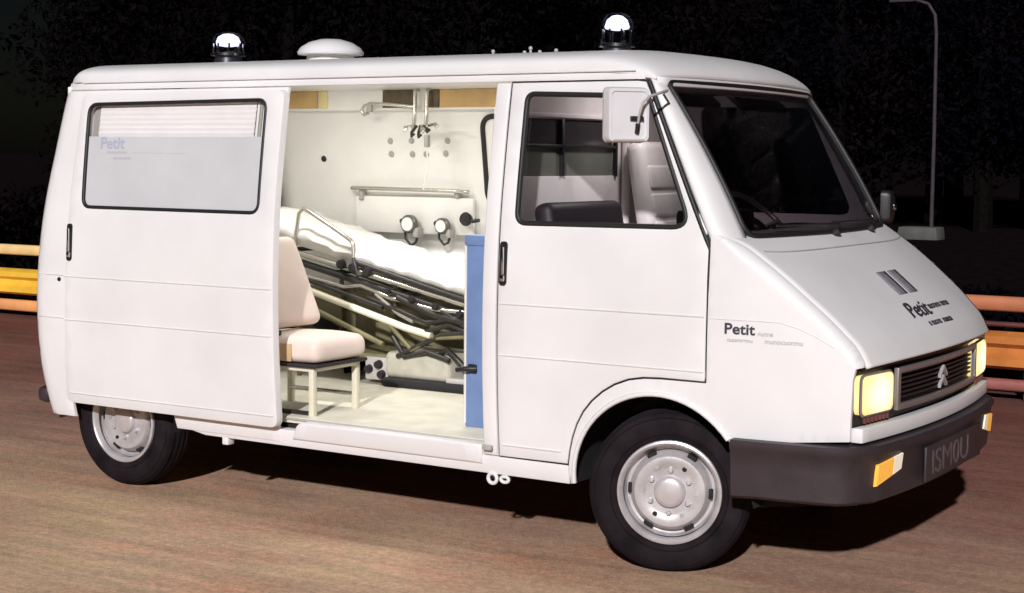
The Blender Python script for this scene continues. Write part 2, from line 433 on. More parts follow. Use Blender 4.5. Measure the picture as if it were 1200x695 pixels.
def rearline(z0, z1, n, rev=False):
    l = [(_xr(z0+(z1-z0)*i/n), z0+(z1-z0)*i/n) for i in range(n+1)]
    return l
def arc(cx, cz, r, a0, a1, n): return [(cx+r*math.cos(R(a0+(a1-a0)*i/n)), cz+r*math.sin(R(a0+(a1-a0)*i/n))) for i in range(n+1)]
rear_extra = [(_xr(z)+d, z) for z in np.arange(.38, 2.1, .05) for d in (.006, .018, .04, .075, .115)]
rear_arch = [(-3.535, .358), (-3.545, .45)] + arc(-3.2, .37, .40, 150, 10, 14) + [(-2.79, .365)]
for sgn in (-1, 1):
    if sgn == -1:
        out = [(-2.108, .365), (-2.108, 2.105)] + rearline(2.105, .355, 24) + rear_arch
        panel('rear_side_panel', out, side(0, sgn), 'white_paint', van, step=.07, extra=rear_extra)
    else:
        cabwin = rnd([(-.73, 1.49), (.11, 1.49), (-.12, 2.04), (-.73, 2.05)], .05)
        win = rnd([(-2.05, 1.52), (-1.30, 1.52), (-1.30, 1.99), (-2.05, 1.99)], .06)
        out = ([(.80, .65), (.82, .95)] + [(x, _zc(x)) for x in (.845, .80, .7, .6, .5, .4, .3, .22)] + [(.2, 1.47), (-.142, 2.1), (-.3, 2.105)]
               + rearline(2.105, .355, 24) + rear_arch + [(-.46, .345)] + arc(-.02, .37, .41, 183, 36, 16) + [(.34, .612)])
        panel('left_side_panel', out, side(0, sgn), 'white_paint', van, holes=[cabwin, win], step=.09, extra=rear_extra)
        panel('side_window', rnd([(-.74, 1.48), (.12, 1.48), (-.11, 2.05), (-.74, 2.06)], .05), side(-.012, sgn), 'window_glass', van, thick=.004, step=.2, bev=0)
        panel('side_window', rnd([(-2.06, 1.51), (-1.29, 1.51), (-1.29, 2.0), (-2.06, 2.0)], .06), side(-.012, sgn), 'pane_dark', van, thick=.004, step=.2, bev=0)
    # cant rail and rain gutter
    panel('roof_rail', [(-3.66, 2.110), (-.155, 2.110), (-.17, 2.15), (-3.66, 2.15)], side(.0, sgn), 'white_paint', van, step=.15, bev=.003)
    tube('rain_gutter', [(x, sgn*(_hw(2.14)+.006 - (.05 if x < -3.6 else 0)), 2.148) for x in np.linspace(-3.52, -.2, 24)], .0045, 'white_paint', van, 6)

# ---- roof
def roof_pt(u, t):
    ph = math.pi*(1-(t+1)/2); n = 3.7
    cy, sz = math.cos(ph), math.sin(ph)
    yy = .880*math.copysign(abs(cy)**(2/n), cy)
    bow = 1-(yy/.88)**2
    xf = -.105 + .085*bow; xb = -3.655 - .03*bow
    x = xb + (xf-xb)*u
    h = .116
    df = xf - x; db = x - xb
    k = 1.0
    if db < .14: yy *= 1 - .055*(1-max(0, db)/.14)**2
    if df < .30: k = min(k, .15 + .85*math.sqrt(max(0, 1-((.30-df)/.30)**2.4)))
    if db < .11: k = min(k, .08 + .92*math.sqrt(max(0, 1-((.11-db)/.11)**2)))
    z0 = 2.148 - (.040*max(0, 1-df/.35)**1.5)
    return (x, yy, z0 + h*k*abs(sz)**(2/n))
us = [0, .0005, .0015, .003, .006, .010, .015, .021, .03, .05, .07] + list(np.linspace(.1, .90, 24)) + [.92, .94, .955, .968, .978, .986, .992, .996, .999, 1.0]
roof = grid('roof', [[roof_pt(u, t) for t in [math.copysign(1-(1-abs(q))**1.5, q) for q in np.linspace(-1, 1, 61)]] for u in us], 'white_paint', van, .012, -1)
# roof header above the windscreen
rows = []
for dz, dx in ((.02, -.03), (.0, .004), (-.025, .006), (-.045, -.01), (-.05, -.06)):
    rows.append([(-.105 + .085*(1-t*t) + dx, .872*t, 2.118+dz - .004) for t in np.linspace(-1, 1, 25)])
grid('windscreen_header', rows, 'white_paint', van, .008, 0)

# ---- sill, step, pillar
panel('sill_panel', rnd([(-2.745, .375, .02), (-2.60, .348, 0), (-.462, .342, 0), (-.462, .425, 0), (-2.72, .43, 0)], .0), side(-.004), 'white_paint', van, thick=.06, step=.12, bev=.008)
stp = panel('side_step', rnd([(-2.02, .385, .0), (-.910, .385, .0), (-.910, .476, .0), (-1.985, .476, .07)], .0, 7), side(.008), 'white_paint', van, thick=.10, step=.08, bev=.012)
box('door_track', (-1.50, -.905, .478), (1.20, .05, .010), 'grey_plastic', van, bev=.002)
panel('door_pillar', [(-.902, .43), (-.828, .43), (-.828, 2.104), (-.902, 2.104)], side(-.002), 'white_paint', van, thick=.10, step=.1, bev=.008)
box('pillar_catch', (-.868, -.993, .468), (.05, .02, .024), 'grey_plastic', van)
t_ = bmesh.new(); add_tube(t_, [(-.862+.023*math.cos(a), -.955, .322+.023*math.sin(a)) for a in np.linspace(0, 2*math.pi, 16, endpoint=False)], .009, 8, True); bm_obj('jacking_eye', t_, 'white_paint', van)
t_ = bmesh.new(); add_tube(t_, [(-.80+.021*math.cos(a), -.95, .322+.013*math.sin(a)) for a in np.linspace(0, 2*math.pi, 16, endpoint=False)], .008, 8, True); bm_obj('jacking_eye', t_, 'white_paint', van)
box('jacking_bracket', (-.84, -.93, .335), (.12, .03, .04), 'underbody', van)
box('fuel_cap_bracket', (-2.47, -.93, .335), (.04, .05, .05), 'white_paint', van)

# ---- front wing, wheel arch lip
SEAM = [(-.464, .434), (-.452, .50), (-.436, .56), (-.413, .62), (-.380, .678), (-.336, .730), (-.283, .775), (-.222, .812), (-.155, .838), (-.085, .851), (0, .855)]
def offset_line(l, d):
    o = []
    for i, p in enumerate(l):
        a, b = Vector(l[max(i-1, 0)]), Vector(l[min(i+1, len(l)-1)]); t = (b-a).normalized(); o.append((p[0]+t.y*d, p[1]-t.x*d))
    return o
wing = ([(-.455, .345)] + offset_line(SEAM, .0085) + [(.209, .847), (.2105, .86), (.2115, 1.40), (.2105, 1.455), (.217, 1.465)]
        + [(x, _zc(x)) for x in list(np.arange(.235, .835, .015)) + [.842]] + [(.846, .95), (.825, .945), (.815, .90), (.805, .65), (.34, .612)] + arc(-.02, .37, .41, 36, 183, 22))
wing_extra = [(x, _zc(x)-d) for x in np.arange(.225, .84, .015) for d in (.0025, .007, .014, .024, .038, .054, .08)]
fw = panel('front_wing', wing, side(), 'white_paint', van, step=.05, extra=wing_extra, bev=.0015, thick=.018, keep=.04)
tube('arch_lip', [(x, -(hw(x, z)+.003), z) for x, z in [(-.432, .352)] + arc(-.02, .37, .412, 180, 37, 26)], .011, 'white_paint', van, 8)
rows = [[(x, s, z) for s in (-.965, -.55)] for x, z in [(-.45, .34)] + arc(-.02, .37, .43, 180, 0, 18) + [(.42, .34)]]
grid('wheel_arch_liner', rows, 'underbody', van); grid('wheel_arch_liner', [[(x, -y, z) for x, y, z in r] for r in rows], 'underbody', van)
rows = [[(x-3.22, s, z) for s in (-.955, -.5)] for x, z in [(-.44, .34)] + arc(-.02, .37, .42, 180, 0, 18) + [(.41, .34)]]
grid('wheel_arch_liner', rows, 'underbody', van); grid('wheel_arch_liner', [[(x, -y, z) for x, y, z in r] for r in rows], 'underbody', van)

# ---- bonnet
def bonnet_pt(x, t, off=0.):
    x = min(x, .855); w = ye(x); b = .075*(1-t*t)
    return Vector((x + b, t*w, _zc(x) + .014*(1-t*t)**.7 + off))
xs = list(np.linspace(.24, .76, 20)) + [.78, .80, .815, .828, .838, .846, .851, .855]
bonnet = grid('bonnet', [[bonnet_pt(x, t) for t in np.linspace(-1, 1, 41)] for x in xs], 'white_paint', van, .012, -1)
bm = bmesh.new()
pts = [bonnet_pt(.405 - .035*(abs(t)**6), t, .0005) for t in np.linspace(-.93, .93, 40)]
add_tube(bm, pts, .0042, 6); bm_obj('bonnet_seam', bm, 'grey_plastic', bonnet)

# ---- windscreen
def ws(t, s, dep=0):
    e0 = Vector((.305, .835, 1.448)); e1 = Vector((-.098, .80, 2.102))
    p = e0.lerp(e1, s); b = (.085 + (.075-.085)*s)*(1-t*t)
    return Vector((p.x + b + .02*4*s*(1-s) - dep*.8, p.y*t, p.z - dep*.4))
wsp = rnd([(-1, .0, .10), (1, .0, .10), (1, 1, .06), (-1, 1, .06)], .1, 8)
windscreen = panel('windscreen', wsp, ws, 'windscreen_glass', van, thick=.005, step=.09, bev=0)
tube('windscreen_seal', [ws(*p, -.004) for p in resample(wsp, .06)], .0135, 'black_rubber', windscreen, 8, True)
for tt, a in ((-.10, -.62), (.52, -.62)):
    pts = [ws(tt, -.015, -.03), ws(tt+.05, .03, -.045), ws(tt-.28, .045, -.03), ws(tt-.62, .055, -.018)]
    tube('wiper', pts, .006, 'black_trim', windscreen, 6)
    lathe('wiper_pivot', [(0, .04), (.018, .035), (.022, .0), (0, 0)], 'black_trim', windscreen, 12, frame(ws(tt, -.018, -.006), (0, 1, 0), (-.6, 0, .8)))

# A pillars
for sgn in (-1, 1):
    rows = []
    for k in range(15):
        s = -.09 + 1.12*k/14; z = 1.452 + .65*s
        xd = .2115 + (-.142-.2115)*max(0, (z-1.40))/.70 + .019 if sgn < 0 else .20 + (-.342)*max(0, (z-1.47))/.63
        if z < 1.42: xd = min(xd, .224)
        hwz = _hw(z) - .006; e = ws(1, s); yw = e.y + .004; xw = e.x
        r = []
        for q in np.linspace(0, 1, 9):
            x = xd + (xw-xd)*q; bul = 1-q**2.6
            r.append((x + .008*math.sin(math.pi*q), sgn*(yw + (hwz-yw)*bul), z))
        rows.append(r)
    grid('windscreen_pillar', rows, 'white_paint', van, .004, 0)

# ---- front fascia
def fx(y): return .832 + .075*(1-(y/.90)**2)
def strip(name, z0, z1, y0, y1, off, thk, m, parent, n=28, bev=.0):
    bm = bmesh.new(); rows = []
    for y in np.linspace(y0, y1, n+1):
        x = fx(y)+off
        rows.append([bm.verts.new(p) for p in ((x, y, z0), (x, y, z1), (x-thk, y, z1), (x-thk, y, z0))])
    for a, b in zip(rows, rows[1:]):
        for k in range(4): bm.faces.new((a[k], a[(k+1) % 4], b[(k+1) % 4], b[k]))
    bm.faces.new(rows[0]); bm.faces.new(rows[-1])
    if bev: bmesh.ops.bevel(bm, geom=bm.edges[:], offset=bev, segments=2, profile=.5, affect='EDGES', clamp_overlap=True)
    return bm_obj(name, bm, m, parent, 40)
strip('front_apron', .642, .702, -.885, .885, .012, .05, 'white_paint', van, bev=.006)
grille = strip('grille', .700, .965, -.88, .88, -.045, .03, 'grille_black', van)
for z, h in ((.905, .012), (.752, .013)): strip('grille_bar', z-h, z+h, -.555, .555, .004, .02, 'grille_grey', grille, bev=.003)
for y in (-.548, .548): strip('grille_bar', .739, .917, y-.014, y+.014, .0035, .02, 'grille_grey', grille, 2, .003)
for z in np.linspace(.785, .885, 6): strip('grille_slat', z-.004, z+.004, -.535, .535, -.018, .02, 'grille_black', grille)
strip('grille_frame', .934, .945, -.87, .87, -.008, .03, 'black_trim', grille)
ch = []
for dz in (-.022, .022):
    bm = bmesh.new()
    for s in (-1, 1):
        poly = [(0, .026), (s*.048, -.014), (s*.048, -.028), (0, .012)]
        va = [bm.verts.new((fx(0)-.006, y, .826+dz+z)) for y, z in poly]; vb = [bm.verts.new((fx(0)-.020, y, .826+dz+z)) for y, z in poly]
        bm.faces.new(va); bm.faces.new(vb)
        for i in range(4): bm.faces.new((va[i], va[(i+1) % 4], vb[(i+1) % 4], vb[i]))
    bm_obj('chevron_emblem', bm, 'hub_silver', grille, 30)
for sgn in (-1, 1):
    y = sgn*.725; ang = math.atan(2*.075*y/.81)
    M = frame((fx(y)-.016, y, .828), (-ang, 1, 0), (0, 0, 1))
    def rr(w, h, r): return rnd([(-w, -h), (w, -h), (w, h), (-w, h)], r, 6)
    hl = empty('headlight', (fx(y), y, .828)); hl.parent = van; hc = Vector((fx(y), y, .828)); M = Matrix.Translation(-hc) @ M
    bm = bmesh.new(); outl = rr(.132, .080, .030); levels = [(1, -.03), (1, .006), (.965, .014), (.8, .021), (.45, .027)]
    rings = [[bm.verts.new(M @ Vector((a*k, b*k, d))) for a, b in outl] for k, d in levels]
    for a, b in zip(rings, rings[1:]):
        for i in range(len(a)): bm.faces.new((a[i], a[(i+1) % len(a)], b[(i+1) % len(a)], b[i]))
    bm.faces.new(rings[-1]); bm_obj('lens', bm, 'headlight_lens', hl, 50)
    tube('bezel', [M @ Vector((a*1.02, b*1.03, .002)) for a, b in outl], .007, 'grille_grey', hl, 6, True)
    for k in range(7):
        box('side_louvre', tuple(M @ Vector((-.10+.033*k, -.102, .004))), (.014, .022, .014), 'trail_louvre_red', hl, M.to_3x3(), .002, 1)

# ---- bumper
def bpath():
    p = [(.335, -1.005), (.45, -1.0), (.60, -.985), (.72, -.965), (.775, -.945), (.815, -.905), (.838, -.86)]
    p += [(fx(y)+.025, y) for y in np.linspace(-.80, .80, 25)]
    q = [(.838, .86), (.815, .905), (.775, .945), (.72, .965), (.60, .985), (.45, 1.0), (.335, 1.005)]
    return p + q
bm = bmesh.new(); P = [Vector((*q, 0)) for q in bpath()]; rows = []
prof = [(-.06, .385), (-.012, .388), (0.004, .402), (.012, .52), (.020, .585), (.030, .596), (.032, .618), (.022, .630), (-.06, .632)]
for i, p in enumerate(P):
    t = (P[min(i+1, len(P)-1)] - P[max(i-1, 0)]).normalized(); nrm = Vector((t.y, -t.x, 0))
    rows.append([bm.verts.new(p + nrm*o + Vector((0, 0, z - (.006 if o < 0.01 and z < .5 and i in (0, len(P)-1) else 0)))) for o, z in prof])
for a, b in zip(rows, rows[1:]):
    for k in range(len(prof)): bm.faces.new((a[k], a[(k+1) % len(prof)], b[(k+1) % len(prof)], b[k]))
bm.faces.new(rows[0]); bm.faces.new(rows[-1])
bumper = bm_obj('front_bumper', bm, 'bumper_plastic', van, 40)
for sgn in (-1, 1):
    y = sgn*.70
    for nm, a, b, m_ in (('indicator_lens', -.115, .02, 'amber_lens'), ('side_light_lens', .022, .10, 'clear_lens')):
        bm = bmesh.new(); n = 6; R0 = []
        for i in range(n+1):
            yy = y - sgn*(a + (b-a)*i/n)
            x = fx(yy) + .025
            sk = .020*((yy-y)*(1 if sgn < 0 else -1))/.1
            R0.append([bm.verts.new(v) for v in ((x+.0, yy, .482+sk), (x+.018, yy, .486+sk), (x+.025, yy, .560+sk*.55), (x+.0, yy, .568+sk*.55))])
        for r1, r2 in zip(R0, R0[1:]):
            for k in range(4): bm.faces.new((r1[k], r1[(k+1) % 4], r2[(k+1) % 4], r2[k]))
        bm.faces.new(R0[0]); bm.faces.new(R0[-1]); bm_obj(nm, bm, m_, bumper, 30)
lathe('corner_lamp', [(0, .03), (.018, .026), (.024, .01), (.024, -.02), (0, -.02)], 'chrome', bumper, 16, frame((.845, .90, .60), (0, 1, 0), (0, 0, 1)))
plate = box('number_plate', (fx(0)+.045, 0, .492), (.012, .80, .150), 'bumper_plastic', bumper, bev=.004)
pm = frame((fx(0)+.0525, -.335, .440), (0, 1, 0), (0, 0, 1))
lettering('plate_lettering', 'ISM0U', .150, pm, 'plate_ink', bumper, .0, 1.36, .0008)

box('bumper_bracket', (.80, .93, .66), (.05, .05, .08), 'bumper_plastic', bumper)
prism('front_valance', [(.40, .33), (.83, .39), (.80, .64), (.42, .64)], -.88, .88, 'y', 'underbody', van)

# ---- front door (passenger side)
door_out = [(-.815, .432)] + SEAM + [(.199, .854), (.203, .87), (.203, 1.40), (.190, 1.475), (-.150, 2.098), (-.19, 2.103), (-.815, 2.103)]
fwin = rnd([(-.733, 1.482, .05), (.118, 1.488, .06), (-.128, 2.038, .05), (-.733, 2.055, .04)], .05, 7)
fdoor = panel('front_door', door_out, side(.002), 'white_paint', van, holes=[fwin], step=.065, bev=.004, thick=.03)
tube('door_seal', [(x, -(hw(min(x, .20), z)-.013), z) for x, z in resample(offset_line(door_out + [door_out[0]], .004)[:-1], .05)], .0085, 'black_rubber', fdoor, 6, True)
tube('pillar_seal', [(.2075, -(hw(.2075, z)-.003), z) for z in np.linspace(.90, 1.40, 8)] + [(.2075 + (-.142-.203)*(z-1.40)/.70 + .004, -(_hw(z)-.004), z) for z in np.linspace(1.44, 2.095, 14)], [.004]*5 + [.006]*3 + [.011]*14, 'black_rubber', fdoor, 8)
panel('window_pane', fwin, side(-.014), 'window_glass', fdoor, thick=.004, step=.15, bev=0)
tube('window_seal', [(x, -(hw(x, z)-.004), z) for x, z in resample(fwin, .04)], .0125, 'black_rubber', fdoor, 8, True)

# ---- sliding door, slid back over the rear side
OFF = .052
sd_out = rnd([(-3.525, .447), (-2.068, .443), (-2.085, 2.090), (-3.46, 2.085)], .05, 6)
swin = rnd([(-3.385, 1.492), (-2.182, 1.490), (-2.192, 2.042), (-3.405, 2.030)], .055, 7)
def dsurf(off): 
    return lambda x, z, dep: (x, -(_hw(z)+off-dep), z)
sdoor = panel('sliding_door', sd_out, dsurf(OFF), 'white_paint', van, holes=[swin], step=.08, bev=.006, thick=.044)
sdoor['label'] = 'open white sliding side door with half-frosted window'
tube('window_seal', [(x, -(_hw(z)+OFF-.005), z) for x, z in resample(swin, .05)], .0105, 'black_rubber', sdoor, 8, True)
panel('window_pane', swin, dsurf(OFF-.012), 'window_glass', sdoor, thick=.003, step=.2, bev=0)
panel('window_film', rnd([(-3.384, 1.494, .05), (-2.184, 1.492, .05), (-2.188, 1.862, 0), (-3.394, 1.862, 0)], 0, 5), dsurf(OFF-.0105), 'frosted_film', sdoor, thick=.001, step=.2, bev=0)
bm = bmesh.new(); R0 = []
for i in range(19):
    z = 1.80 + .235*i/18; d = .003*(i % 2)
    R0.append([bm.verts.new((x, -(_hw(z)+OFF-.028-d), z)) for x in (-3.345, -2.275)])
for a, b in zip(R0, R0[1:]): bm.faces.new((a[0], a[1], b[1], b[0]))
bm_obj('window_blind', bm, 'blind_white', sdoor, smooth=False)
for i, x in enumerate((-2.262, -2.243, -2.224, -2.206)):
    panel('blind_strip', [(x-.007, 1.82), (x+.007, 1.82), (x+.007, 2.03), (x-.007, 2.03)], dsurf(OFF-.03), 'blind_green' if i % 2 else 'blind_white', sdoor, thick=.003, step=.1, bev=0)
panel('window_back', swin, dsurf(OFF-.038), 'grey_plastic', sdoor, thick=.002, step=.2, bev=0)
zt = 1.80
lettering('window_lettering', 'Petit', .085, frame((-3.305, -(_hw(zt)+OFF-.009), zt), (1, 0, 0), (0, .13, 1)), 'print_blue', sdoor, .0012, 1.1, .0004)
for i, (xa, w, zz) in enumerate(((-3.25, .14, 1.775), (-3.08, .22, 1.778), (-2.83, .12, 1.776), (-3.20, .12, 1.745))):
    panel('window_lettering', [(xa, zz), (xa+w, zz), (xa+w, zz+.010), (xa, zz+.010)], dsurf(OFF-.009), 'frosted_film' if i in (1, 2) else 'print_light', sdoor, thick=.0006, step=.2, bev=0)
lathe('door_lock', [(0, .008), (.010, .007), (.012, 0), (0, 0)], 'black_trim', van, 12, frame((-3.60, -(hw(-3.60, 1.10)+.000), 1.10), (1, 0, 0), (0, 0, 1)))
# swage lines pressed into the panels
def swage(z, x0, x1, off, parent, zf=None, sf=None):
    bm = bmesh.new(); R0 = []
    for x in np.linspace(x0, x1, max(3, int((x1-x0)/.06))):
        zz = zf(x) if zf else z
        w = (sf(zz) if sf else hw(x, zz)) + off
        R0.append([bm.verts.new(p) for p in ((x, -(w-.002), zz+.010), (x, -(w+.0045), zz+.001), (x, -(w+.0005), zz-.0045), (x, -(w-.004), zz-.004))])
    for a, b in zip(R0, R0[1:]):
        for k in range(3): bm.faces.new((a[k], a[k+1], b[k+1], b[k]))
    return bm_obj('swage_line', bm, 'white_paint', parent, 30)
for z in (1.123, .893):
    swage(z, -3.835, -3.53, 0, van); swage(z, -3.512, -2.085, OFF, sdoor, sf=_hw); swage(z, -.808, .196, .002, fdoor)
swage(.50, -3.50, -2.09, OFF, sdoor, sf=_hw); swage(.485, -.80, -.49, .002, fdoor)
swage(1.123, .218, .74, -.002, fw, zf=lambda x: 1.118 if x < .50 else 1.118 - .9*(x-.50)**1.6)

def handle(x, z, off, parent, sf):
    h = empty('door_handle'); h.parent = parent
    w = sf(x, z) + off
    pl = rnd([(-.019, -.098), (.019, -.098), (.019, .098), (-.019, .098)], .018, 6)
    bm = bmesh.new()
    tlt = (sf(x, z+.1) - sf(x, z-.1))/.2
    va = [bm.verts.new((x+a, -(w+.0045+tlt*b), z+b)) for a, b in pl]; vb = [bm.verts.new((x+a, -(w-.006+tlt*b), z+b)) for a, b in pl]
    bm.faces.new(va); bm.faces.new(vb)
    for i in range(len(pl)): bm.faces.new((va[i], va[(i+1) % len(pl)], vb[(i+1) % len(pl)], vb[i]))
    bm_obj('recess', bm, 'black_trim', h, 30)
    box('lever', (x+.003, -(w+.012), z+.012), (.013, .014, .125), 'chrome', h, bev=.005)
    box('lever_foot', (x+.002, -(w+.013), z-.066), (.022, .016, .028), 'chrome', h, bev=.005)
handle(-.790, 1.303, .002, fdoor, hw)
handle(-3.470, 1.305, OFF, sdoor, lambda x, z: _hw(z))

# ---- mirrors
mroot = empty('mirror'); mroot.parent = fdoor
M = frame((-.118, -1.11, 1.952), (.62, .78, 0), (.0, .0, 1))
def shell(name, M, w, h, r, levels, m, parent):
    bm = bmesh.new(); outl = rnd([(-w, -h), (w, -h), (w, h), (-w, h)], r, 6)
    rings = [[bm.verts.new(M @ Vector((a*k, b*k, d))) for a, b in outl] for k, d in levels]
    for a, b in zip(rings, rings[1:]):
        for i in range(len(a)): bm.faces.new((a[i], a[(i+1) % len(a)], b[(i+1) % len(a)], b[i]))
    bm.faces.new(rings[0]); bm.faces.new(rings[-1]); return bm_obj(name, bm, m, parent, 40)
shell('mirror_shell', M, .092, .112, .025, [(1.0, -.03), (1.0, .012), (.97, .022), (.86, .023), (.84, .017), (.4, .018)], 'mirror_white', mroot)
shell('mirror_rim', M, .095, .115, .026, [(1.0, -.036), (1.0, -.026), (.9, -.024)], 'grey_plastic', mroot)
tube('mirror_arm', [M @ Vector(p) for p in ((.035, -.045, .03), (.035, .0, .045), (.045, .05, .055), (.075, .075, .05))] + [(.0, -.98, 2.055), (-.06, -.895, 2.05)], .006, 'grey_plastic', mroot, 8)
tube('mirror_clamp', [M @ Vector(p) for p in ((.035, -.075, .022), (.035, -.035, .032))], .010, 'black_trim', mroot, 8)
tube('mirror_clamp', [M @ Vector(p) for p in ((.005, -.015, .024), (.06, -.015, .028))], .010, 'black_trim', mroot, 8)
tube('mirror_clamp', [M @ Vector(p) for p in ((-.07, -.105, .022), (.07, -.105, .022))], .005, 'grey_plastic', mroot, 6)
ml = empty('mirror'); ml.parent = van
M = frame((.245, 1.07, 1.535), (-.2, 1, 0), (0, 0, 1))
shell('mirror_shell', M, .075, .085, .03, [(1.0, -.02), (1.0, .010), (.9, .028), (.5, .04)], 'black_trim', ml)
shell('mirror_glint', M, .030, .018, .012, [(1.0, .02), (1.0, .045), (.7, .052)], 'chrome', ml)
tube('mirror_arm', [(.24, 1.04, 1.47), (.20, .98, 1.44), (.12, .955, 1.46)], .010, 'black_trim', ml)

# ---- lettering on the wing and the bonnet
zz = 1.062
lettering('wing_lettering', 'Petit', .062, frame((.285, -(hw(.285, zz)+.004), zz), (.15, -(hw(.435, zz)-hw(.285, zz)), 0), (0, .0, 1)), 'print_dark', fw, .0012, 1.15, .0006)
def wing_text(body, x, z, size, m_, sx=1.0):
    lettering('wing_lettering', body, size, frame((x, -(hw(x, z)+.003), z), (.15, -(hw(x+.15, z)-hw(x, z)), 0), (0, 0, 1)), m_, fw, .0006, sx, .0005)
wing_text('nunne', .43, 1.060, .026, 'print_light'); wing_text('nuomrenu', .30, 1.030, .022, 'print_light', 1.2); wing_text('munocuonmu', .46, 1.030, .026, 'print_light', 1.1)
def on_bonnet(x, t): return bonnet_pt(x, t, .004)
def bonnet_quad(x0, x1, y0, y1, m_, skew=0., nm='bonnet_lettering'):
    R0 = []
    for i in range(5):
        x = x0 + (x1-x0)*i/4
        R0.append([on_bonnet(x - .06*0, (y0+(y1-y0)*j/3 + skew*(x-x0))/ye(x)) for j in range(4)])
    return grid(nm, R0, m_, bonnet, .0008, 0)
BY = -.02
bonnet_quad(.555, .665, BY-.135, BY-.025, 'print_grey', 0, 'bonnet_stripe'); bonnet_quad(.555, .665, BY+.005, BY+.115, 'print_grey', 0, 'bonnet_stripe')
a_ = on_bonnet(.762, (BY-.20)/.8) + Vector((.004, 0, .005)); b_ = on_bonnet(.70, (BY-.20)/.8); c_ = on_bonnet(.762, (BY+.1)/.8)
lettering('bonnet_lettering', 'Petit', .118, frame(a_, on_bonnet(.762, (BY+.1)/.8) - on_bonnet(.762, (BY-.20)/.8), b_ + Vector((.004, 0, .005)) - a_), 'print_dark', bonnet, .0004, 1.15, .0006)
def bonnet_text(body, x, y, size, m_, sx=1.0):
    a_ = on_bonnet(x, y/.8); b_ = on_bonnet(x-.06, y/.8); c_ = on_bonnet(x, (y+.25)/.8)
    lettering('bonnet_lettering', body, size, frame(a_, c_-a_, b_-a_), m_, bonnet, .001, sx, .0005)
bonnet_text('nuomens nuroe', .742, BY+.055, .052, 'print_dark', .95); bonnet_text('u nuoms  muncn', .800, BY-.09, .048, 'print_dark', 1.0)

# ---- wheels
def wheel(x, y, steer, sgn):
    w = empty('wheel'); w.parent = van; w.location = (x, y, .351); w.rotation_euler = (0, 0, steer)
    # local axis: outward along sgn*y
    M = Matrix.Rotation(R(90)*(1 if sgn < 0 else -1), 4, 'X')
    lathe('tyre', [(.222+(r_-.222)*1.15, a_) for r_, a_ in [(.222, .070), (.232, .082), (.250, .090), (.285, .094), (.305, .089), (.318, .080), (.326, .070), (.331, .045), (.335, .0), (.331, -.045), (.326, -.070), (.318, -.080), (.285, -.094), (.235, -.084), (.222, -.075)]], 'tyre_rubber', w, 64, M, True)
    for rr_ in (.2525, .322): 
        bm = bmesh.new(); add_lathe(bm, [(rr_-.004, .0885 if rr_ < .3 else .0855), (rr_, .0945 if rr_ < .3 else .0905), (rr_+.004, .0885 if rr_ < .3 else .0835)], 64, M); bm_obj('sidewall_rib', bm, 'tyre_rubber', w)
    bm = bmesh.new()
    for off in (-.05, -.017, .017, .05):
        add_lathe(bm, [(.3518-abs(off)*.10, off-.006), (.3545-abs(off)*.10, off-.005), (.3545-abs(off)*.10, off+.005), (.3518-abs(off)*.10, off+.006)], 64, M)
    bm_obj('tread_rib', bm, 'tyre_rubber', w)
    lathe('rim', [(.200, .060), (.206, .082), (.215, .089), (.224, .086), (.227, .076), (.222, .062), (.20, .0), (.20, -.07), (.224, -.08)], 'rim_silver', w, 64, M)
    rim = [o for o in w.children if o.name.startswith('rim')][0]
    lathe('wheel_disc', [(.200, .036), (.190, .012), (.178, .010), (.170, .040), (.152, .062), (.128, .066), (.108, .058), (.098, .056), (.0, .056)], 'rim_silver', w, 64, M)
    lathe('hub_cap', [(0, .084), (.045, .083), (.060, .079), (.067, .072), (.070, .056), (0, .05)], 'hub_silver', w, 40, M)
    for k in range(6):
        a = R(60*k+28)
        p = M @ Vector((.092*math.cos(a), .092*math.sin(a), .056))
        bm = bmesh.new(); T = M.copy(); T.translation = p; add_lathe(bm, [(0, .020), (.008, .019), (.012, .012), (.013, 0)], 6, T); bm_obj('wheel_nut', bm, 'hub_silver', w)
        a2 = R(60*k+58); c0 = M @ Vector(((.172)*math.cos(a2), .172*math.sin(a2), .034))
        er = M.to_3x3() @ Vector((math.cos(a2), math.sin(a2), 0)); et = M.to_3x3() @ Vector((-math.sin(a2), math.cos(a2), 0))
        bm = bmesh.new(); F = frame(c0, et, er)
        add_box(bm, (0, 0, 0), (.044, .022, .024), None, .005, 2); bm.transform(F); bm_obj('vent_slot', bm, 'underbody', w)
        a3 = R(60*k+58); p = M @ Vector((.118*math.cos(a3), .118*math.sin(a3), .061))
        T = M.copy(); T.translation = p; bm = bmesh.new(); add_lathe(bm, [(0, .004), (.010, .004), (.012, -.002)], 12, T); bm_obj('disc_hole', bm, 'underbody' if k % 3 == 0 else 'rim_silver', w)
    return w
wheel(-.02, -.838, R(20), -1); wheel(-.02, .838, R(20), 1); wheel(-3.26, -.800, 0, -1); wheel(-3.26, .800, 0, 1)
for x in (-.02, -3.26): tube('axle', [(x, -.75, .33), (x, .75, .33)], .045, 'underbody', van, 10)
box('underbody', (-1.60, 0, .40), (2.28, 1.80, .10), 'underbody', van, bev=.01)
box('underbody', (-1.72, 0, .401), (3.98, 1.04, .10), 'underbody', van, bev=.01)
box('underbody', (-3.66, 0, .40), (.14, 1.66, .09), 'underbody', van, bev=.01)
box('chassis_rail', (-1.7, -.45, .335), (3.6, .08, .10), 'underbody', van); box('chassis_rail', (-1.7, .45, .335), (3.6, .08, .10), 'underbody', van)
box('engine_tray', (.32, 0, .42), (.72, 1.05, .20), 'underbody', van, bev=.03)
tube('exhaust_pipe', [(-.4, .2, .30), (-1.4, .22, .28), (-2.6, .25, .28), (-3.8, .5, .30)], .03, 'underbody', van)
